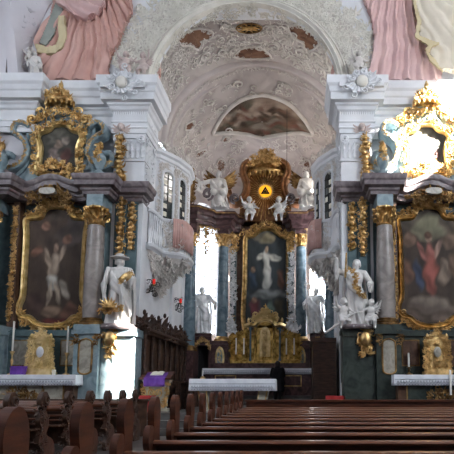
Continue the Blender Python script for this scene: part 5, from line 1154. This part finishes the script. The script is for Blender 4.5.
# statues of the high altar
put(figure(2.25, 12, (-.3, -.08, .93), (.26, -.15, .6), lean=.05, turn=.2, beard=True, knee=1), 'high_altar_statue', 'silver', 'silver-white bearded statue with one raised arm, standing in front of the tall bright apse window', 'statue', (CX - 2.74, 23.55, 4.76 - .9), .1)
put(figure(2.2, 13, (-.2, -.2, .62), (.25, -.1, .5), lean=-.09, turn=-.3, beard=True, knee=-1), 'high_altar_statue', 'silver', 'silver-white statue holding a long crosier, before the small bright window under the balcony', 'statue', (CX + 2.74, 23.55, 4.76 - .9), -.1)
m = MB(); b0 = V((CX + 2.35, 23.25, 3.9)); m.tube([(0, 0, 0), (-.12, 0, 1.2), (-.05, 0, 1.9)] + [(-.05 + .16 * sin(a), 0, 2.0 + .16 - .16 * cos(a)) for a in [PI * k / 6 for k in range(9)]], .035, 7); put(m, 'crosier', 'silver', 'silvered crosier leaning beside the statue before the small bright window', 'crosier', b0)
gl = ['white angel with gilded wings sitting on the high altar cornice nearer the tall apse window', 'white angel with gilded wings sitting on the high altar cornice nearer the shaded altar']
for i, s in enumerate((-1, 1)):
    c = (CX + .12 + s * 2.12, 23.45, 9.95); t = thing('seated_angel', gl[i], 'angel', c)
    figure(2.35, 15 + i, (-.3 * (s < 0) - .12, -.12, .8 if s < 0 else .55), (.12 + .3 * (s > 0), -.12, .8 if s > 0 else .55), lean=.1 * s, turn=.4 * s, seated=True, hair=1).build('body', 'statue', t, angle=60)
    m = MB()
    for k in range(6):
        a = math.radians(48 - k * 13)
        for q in (-1, 1): m.leaf((q * .1, .25, 1.35), (q * cos(a) * .9, .1, sin(a)), (0, -1, 0), 1.05 - .1 * k, .17, .4)
    m.build('wings', 'golddark', t)
gp = ['silver-white putto below the glowing disc, on the tall window side', 'silver-white putto below the glowing disc, on the shaded altar side']
for i, s in enumerate((-1, 1)): put(putto(1.25, 60 + i, (.8, -.4) if s < 0 else (-.4, .8)), 'silver_putto', 'silver', gp[i], 'putto', (CX + .2 + s * .72, 23.8, 9.45), -.2 * s)
c = at(190, 215, 22.0); rg = random.Random(8)
m = MB(); m.garland([(0, 0, 0), (.05, -.05, 1.3)], (.4, -1, 0), .36, rg, 2.6, 5); m.ell((0, 0, .9), (.16, .14, .2)); m.ell((0, 0, .5), (.2, .15, .3)); put(m, 'gilded_wall_figure', 'golddark', 'aged gilt figure fixed high on the apse wall above the outermost blue column', 'ornament', (c.x - .25, 22.6, 10.2))
# thin suspension cord
a, b = march(287, 108), at(287, 168, 22.0); m = MB(); m.tube([(0, 0, 0), (0, 0, zz(170, a.y) - a.z)], .012, 5); put(m, 'suspension_cord', 'iron', 'thin dark cord hanging from the painted vault in front of the high altar', 'cord', a)
# wall sconces with red lamps
def sconce(px, py, D, label, s=1, sz=1.0):
    c = at(px, py, D); t = thing('lamp_bracket', label, 'lamp', (CX - 3.35, D, c.z)); rg = random.Random(px); m = MB(); L = max(.25, c.x - (CX - 3.35)) * sz
    m.tube(bez([(0, 0, -.35), (L * .4, 0, -.3), (L * .7, 0, -.05), (L, 0, -.08)], 6), .02, 5); m.tube(bez([(0, 0, .1), (L * .5, 0, .12), (L, 0, -.08)], 6), .014, 5)
    for k in range(14): m.scroll((rg.uniform(0, L), rg.uniform(-.05, .05), rg.uniform(-.4, .12)), (rg.uniform(-1, 1), 0, rg.uniform(-1, 1)), (.2, -1, 0), rg.uniform(.06, .13), 1.3, .14, rg.choice((-1, 1)))
    m.build('iron_bracket', 'iron', t)
    m = MB(); m.lathe([(0, 0), (.03, 0), (.05, .04), (.045, .16), (.055, .18), (0, .18)], (L, 0, -.05), 14); m.build('red_glass', 'redglow', t)
    m = MB(); m.lathe([(.02, -.12), (.06, -.08), (.05, -.04), (0, -.04)], (L, 0, 0), 10); m.build('cup', 'golddark', t)
sconce(152, 283, 17.0, 'red glass lamp on a wrought iron bracket under the balcony nearer the bishop statue', sz=1)
sconce(178, 302, 21.0, 'small red glass lamp above the far end of the choir stalls', sz=.9)
# ================================================================== CHANCEL FURNITURE
t = thing('celebration_altar', 'free-standing altar table with pale slanting supports, between pews and person', 'altar', (at(234, 395, 16.6).x, 16.6, .6)); ax = t.location.x
m = MB(); m.box((-1.32, -.42, .94), (1.32, .42, 1.01)); m.box((-1.25, -.38, .88), (1.25, .38, .94)); m.build('table_top', 'palewood', t, smooth=False)
for s in (-1, 1):
    m = MB(); m.loft([[V((s * x, -.33, z)) for x, z in ((.72, 0), (1.02, 0), (1.2, .9), (.86, .9))], [V((s * x, .33, z)) for x, z in ((.72, 0), (1.02, 0), (1.2, .9), (.86, .9))]]); sp = m.build('support', 'palewood', t, smooth=False)
    m = MB(); m.tube([(s * .75, -.35, .03), (s * .89, -.35, .88), (s * 1.16, -.35, .88), (s * .99, -.35, .03), (s * .75, -.35, .03)], .018, 5); m.build('gilt_edge', 'gold', sp)
    m = MB(); m.box((s * .86 - .2, -.4, 0), (s * .86 + .2, .4, .04)); m.build('foot', 'palewood', t, smooth=False)
cloth_altar('altar_cloth', 1.37, -.47, .47, .0, .40, 'white lace-edged cloth on the free-standing altar table', (ax, 16.6, 1.62))
c = at(201, 379, 16.5); candlestick(.08, .2, 'short white candle in a low gold holder on the free-standing altar table', (c.x + .05, 16.5, 1.635), r=.8)
# lectern with purple cloth
c = at(157, 385, 16.3); t = thing('lectern', 'gilded lectern with a purple cloth and open book, standing before the dark choir stalls', 'lectern', (c.x, 16.3, .6)); rg = random.Random(4)
m = MB(); m.prism([(-.28, 0), (.28, 0), (.36, .85), (.46, 1.0), (-.46, 1.0), (-.36, .85)], -.16, .2); m.box((-.4, -.22, 0), (.4, .26, .08)); m.build('body', 'palewood', t, smooth=False)
m = MB()
for s in (-1, 1): m.garland([(s * .3, -.18, .1), (s * .4, -.2, .9)], (0, -1, 0), .12, rg, 1.5, 3); m.capsule((s * .25, -.19, .15), .018, (-s * .2, -.19, .75), .018, 6); m.scroll((s * .1, -.19, .45), (s, 0, 0), (0, -1, 0), .14, 1.4, .2, s, 12)
m.garland([(-.2, -.19, .12), (.2, -.19, .12)], (0, -1, 0), .12, rg, 1.6); m.build('gilded_scrollwork', 'gold', t)
m = MB(); m.add([(-.5, -.3, 1.0), (.5, -.3, 1.0), (.5, .3, 1.22), (-.5, .3, 1.22), (-.5, -.3, 1.05), (.5, -.3, 1.05), (.5, .3, 1.28), (-.5, .3, 1.28)], [(0, 3, 2, 1), (4, 5, 6, 7), (0, 1, 5, 4), (1, 2, 6, 5), (2, 3, 7, 6), (3, 0, 4, 7)]); m.build('desk', 'pew', t, smooth=False)
m = MB(); rows = []
for y, z in ((.1, 1.24), (-.2, 1.10), (-.315, 1.065), (-.325, .98), (-.33, .88), (-.32, .78)): rows.append([V((-.34 + .68 * i / 24, y + (.008 * sin(i * 1.3) if z < 1 else 0), z)) for i in range(25)])
m.loft(rows, closed=False); o = m.build('lectern_cloth', 'purple', None, loc=(c.x, 16.3, .6)); sd = o.modifiers.new('s', 'SOLIDIFY'); sd.thickness = .008; tag(o, 'plain purple cloth hanging down the front of the gilded lectern', 'cloth')
m = MB()
for s in (-1, 1): m.loft([[V((s * u * .2, -.12, 1.12 + .028 * sin(u * PI * .9 + .3) + .0)), ] * 1 + [V((s * u * .2, .14, 1.22 + .028 * sin(u * PI * .9 + .3)))] + [V((s * u * .2, .14, 1.2)), V((s * u * .2, -.12, 1.1))] for u in (0.02, .25, .5, .75, 1)])
m.v = [(x, y, z + .04) for x, y, z in m.v]; put(m, 'open_book', 'paper', 'open book with cream pages lying on the lectern', 'book', (c.x, 16.3, .6))
# red-covered kneeler and carpets
m = MB(); m.box((-.35, -.2, 0), (.35, .2, .42)); m.box((-.37, -.22, .42), (.37, .22, .5)); c = at(128, 400, 14.9); put(m, 'red_stool', 'redcloth', 'small red-covered stool between the old carved pew ends and the lectern', 'stool', (at(142, 396, 15.9).x, 16.0, .6))
m = MB(); m.box((-.5, -.25, 0), (.6, .25, .3)); m.box((-.5, -.05, .3), (.1, .25, .5)); put(m, 'red_cushion_bench', 'redcloth', 'low red-covered bench beside the pier of the shaded altar', 'bench', (at(342, 400, 15.6).x, 15.6, .6))
m = MB(); m.box((-.6, 6, 0), (.6, 14.2, .012)); put(m, 'aisle_carpet', 'redcloth', 'red runner on the floor of the aisle between the pew blocks', 'carpet', (-2.75, 0, .001))
# standing worshipper
c = at(277.5, 400, 21.5)
t = thing('person', 'person in a long black coat seen from behind, standing before the high altar', 'person', (c.x, 21.5, .72)); H = 1.74
mb = MB()
for s in (-1, 1):
    mb.capsule((s * .09, 0, .86), .09, (s * .1, .01, .47), .06); mb.capsule((s * .1, .01, .47), .058, (s * .1, .0, .09), .04); mb.capsule((s * .1, -.02, .05), .045, (s * .12, .16, .04), .036)
    mb.capsule((s * .19, 0, 1.37), .06, (s * .25, .02, 1.1), .046); mb.capsule((s * .25, .02, 1.1), .044, (s * .17, .17, .95), .032)
mb.ell((0, 0, .93), (.18, .13, .14)); mb.ell((0, 0, 1.2), (.19, .13, .28)); mb.capsule((-.15, 0, 1.4), .06, (.15, 0, 1.4), .06); mb.capsule((0, 0, 1.4), .06, (0, .02, 1.5), .05); head(mb, (0, .03, 1.585), .105, PI, .15, False, 0)
fig = remesh(mb, .015, 2)
for s in (-1, 1): hand(fig, (s * .17, .17, .95), (-s * .5, .8, -.1), .17)
k = H / 1.7; fig.v = [(x * k, y * k, z * k) for x, y, z in fig.v]; fig.build('body', 'skin', t, angle=60)
m = MB(); rings = []
for i in range(16):
    u = i / 15; z = .42 + .98 * u; rx = .27 - .06 * u + .03 * sin(u * PI) + (.0 if u < .8 else -.02 * (u - .8) / .2); ry = .2 - .03 * u
    rings.append([V((rx * (1 + .05 * sin(7 * a + 2 * u) * (1 - u)) * cos(a), ry * sin(a) * (1 + .04 * sin(5 * a) * (1 - u)), z)) for a in [2 * PI * q / 40 for q in range(40)]])
m.loft(rings); m.capsule((-.17, 0, 1.37), .085, (.17, 0, 1.37), .085); m.lathe([(.13, 1.4), (.1, 1.46), (.085, 1.5), (0, 1.5)], (0, .01, 0), 16)
for s in (-1, 1): m.capsule((s * .2, 0, 1.36), .085, (s * .27, .02, 1.1), .07); m.capsule((s * .27, .02, 1.1), .068, (s * .18, .15, .96), .05); m.capsule((s * .1, .01, .5), .085, (s * .1, .0, .12), .07)
fg = remesh(m, .018, 2); fg.v = [(x * k, y * k, z * k) for x, y, z in fg.v]; fg.build('black_coat', 'black', t, angle=60)
m = MB(); m.ell((0, .0, 1.6), (.108, .105, .118)); m.ell((0, -.05, 1.53), (.09, .06, .08))
for q in range(9): a = -PI + PI * q / 8; m.capsule((.09 * cos(a), .02 + .09 * sin(a), 1.62), .03, (.088 * cos(a), .02 + .088 * sin(a), 1.5), .022, 6)
hr = remesh(m, .012, 2); hr.v = [(x * k, y * k, z * k) for x, y, z in hr.v]; hr.build('hair', 'hair', t, angle=60)
m = MB()
for s in (-1, 1): m.capsule((s * .1 * k, -.03, .045), .052, (s * .12 * k, .16, .04), .045)
m.build('shoes', 'black', t)
# ================================================================== PEWS
PX = -1.4; XR = 6.3
def pew_end(s=1):
    """tall rounded end board, profile in the YZ plane; y grows toward the altar"""
    o = [tuple(p) for p in bez([(.06, 0), (.06, .55), (.03, .8), (.05, .98), (.02, 1.14), (.05, 1.25), (.13, 1.3), (.21, 1.26), (.25, 1.14), (.24, .9), (.34, .72), (.6, .6), (.66, .5), (.6, .42), (.6, 0)], 4)]
    m = MB(); m.loft([[V((x, y, z)) for y, z in o] for x in (-.03, .03)]); return m, o
def knob():
    m = MB()
    o = [tuple(p) for p in bez([(.1, .74), (.0, .76), (-.09, .84), (-.11, .94), (-.06, 1.02), (.02, 1.03), (.08, .96)], 4)]
    m.loft([[V((x, y, z)) for y, z in o] for x in (-.028, .028)]); return m
def make_pew():
    t = thing('church_pew', 'pew', 'pew', (PX, 2.45, 0)); L = XR - PX
    m, o = pew_end(); m.build('pew_end', 'pew', t, angle=50); m, o = pew_end(); m.v = [(x + L, y, z) for x, y, z in m.v]; m.build('pew_end', 'pew', t, angle=50)
    m = knob(); m.build('ledge_end', 'pew', t, angle=50)
    m = MB(); m.box((.03, .14, .38), (L - .03, .18, .84)); m.build('backrest', 'pew', t, smooth=False)
    m = MB(); m.loft([[V((x, .08 + .075 * cos(a) * 1.0, .865 + .028 * sin(a))) for a in [2 * PI * q / 12 for q in range(12)]] for x in (.03, L - .03)]); m.build('top_rail', 'pewrail', t)
    m = MB(); m.box((.03, -.1, .70), (L - .03, .14, .725)); m.box((.03, -.11, .72), (L - .03, -.085, .75)); m.build('book_ledge', 'pew', t, smooth=False)
    m = MB(); m.box((.03, .18, .42), (L - .03, .58, .45)); m.build('seat', 'pew', t, smooth=False)
    m = MB(); m.box((.03, -.2, .1), (L - .03, -.05, .22)); m.build('kneeler', 'pew', t, smooth=False)
    return t
proto = make_pew(); N = 13
ordn = ['closest to the camera', 'second', 'third', 'fourth', 'fifth', 'sixth', 'seventh', 'eighth', 'ninth', 'tenth', 'eleventh', 'twelfth', 'thirteenth']
for i in range(N):
    o = proto if i == 0 else copy_tree(proto)
    o.location = (PX, 2.33 + .8 * i, 0)
    o['label'] = 'reddish-brown pew with plain rounded end board, ' + ('the hindmost row' if i == 0 else (ordn[i] + ' row from the rear' if i < N - 1 else 'the row facing the free-standing altar')); o['group'] = 'pews of the block with plain rounded ends'
m = MB(); L = XR - PX; yf = 2.33 + .8 * N + .25; m.box((.0, 0, .05), (L, .05, 1.0)); m.box((-.03, -.06, 1.0), (L, .1, 1.05))
for k in range(9): m.box((.1 + k * .87, -.02, .2), (.85 + k * .87, .0, .85))
put(m, 'pew_screen', 'pew', 'panelled wooden screen closing the plain-ended pew block, facing the free-standing altar', 'screen', (PX + .02, yf, 0))
PL = -4.25
def carved_end():
    m = MB(); o = [tuple(p) for p in bez([(.1, 0), (.02, .15), (.1, .3), (.0, .5), (.09, .68), (.0, .82), (.05, .95), (.1, 1.0), (.03, 1.08), (.01, 1.18), (.08, 1.29), (.19, 1.3), (.26, 1.2), (.24, 1.06), (.18, 1.0), (.26, .9), (.3, .75), (.24, .6), (.45, .5), (.55, .3), (.5, 0)], 4)]
    m.loft([[V((x, y, z)) for y, z in o] for x in (-.04, .04)]); return m
def make_left():
    t = thing('carved_pew', 'pew', 'pew', (PL, 8, 0)); L = 9.6
    m = carved_end(); m.build('carved_end', 'pewdark', t, angle=50)
    rg = random.Random(6); m = MB()
    for q in range(2):
        for k in range(11): m.acanthus((.04 if q == 0 else rg.uniform(-.03, .03), rg.uniform(.05, .25) if q == 0 else .03, .1 + k * .1), (0, rg.uniform(-1, 1), rg.choice((-1, 1))), (1, 0, 0) if q == 0 else (.2, -1, 0), .12, rg, 3)
    m.scroll((.05, .14, 1.06), (0, 1, 0), (1, 0, 0), .1, 1.5, .3, 1, 14); m.build('carving', 'pewdark', t)
    m = MB(); m.box((-L, .12, .36), (-.04, .16, .95)); m.build('backrest', 'pewdark', t, smooth=False)
    m = MB(); m.tube([(-L, .13, .98), (-.04, .13, .98)], .045, 10); m.tube([(-L, .1, .86), (-.04, .1, .86)], .022, 8); m.tube([(-L, .1, .78), (-.04, .1, .78)], .018, 8); m.build('top_rail', 'pewrail', t)
    m = MB(); m.box((-L, .16, .42), (-.04, .55, .45)); m.build('seat', 'pewdark', t, smooth=False)
    m = MB(); m.box((-L, -.12, .68), (-.04, .12, .705)); m.build('book_ledge', 'pewdark', t, smooth=False)
    return t
proto = make_left(); NL = 8
for i in range(NL):
    o = proto if i == 0 else copy_tree(proto); o.location = (PL, 6.35 + .93 * i, 0)
    o['label'] = 'dark old pew with a carved scroll-headed end, ' + ('the hindmost one' if i == 0 else (ordn[i] + ' one from the rear' if i < NL - 1 else 'the one beside the sunlit pedestal')); o['group'] = 'old pews with carved scroll ends'
m = MB(); m.box((-8.5, 0, .02), (0, .05, .98)); m.box((-8.55, -.05, .98), (.03, .1, 1.04))
put(m, 'carved_pew_screen', 'pewdark', 'dark panelled screen in front of the old carved pews, below the bright side altar', 'screen', (PL + .02, 6.35 + .93 * NL + .2, 0))
c = at(451, 395, 14.85); candlestick(c.z - .4, .74, 'white candle on a slender floor stand in front of the shaded side altar', (c.x, 14.85, .4), 'golddark', r=1.1)
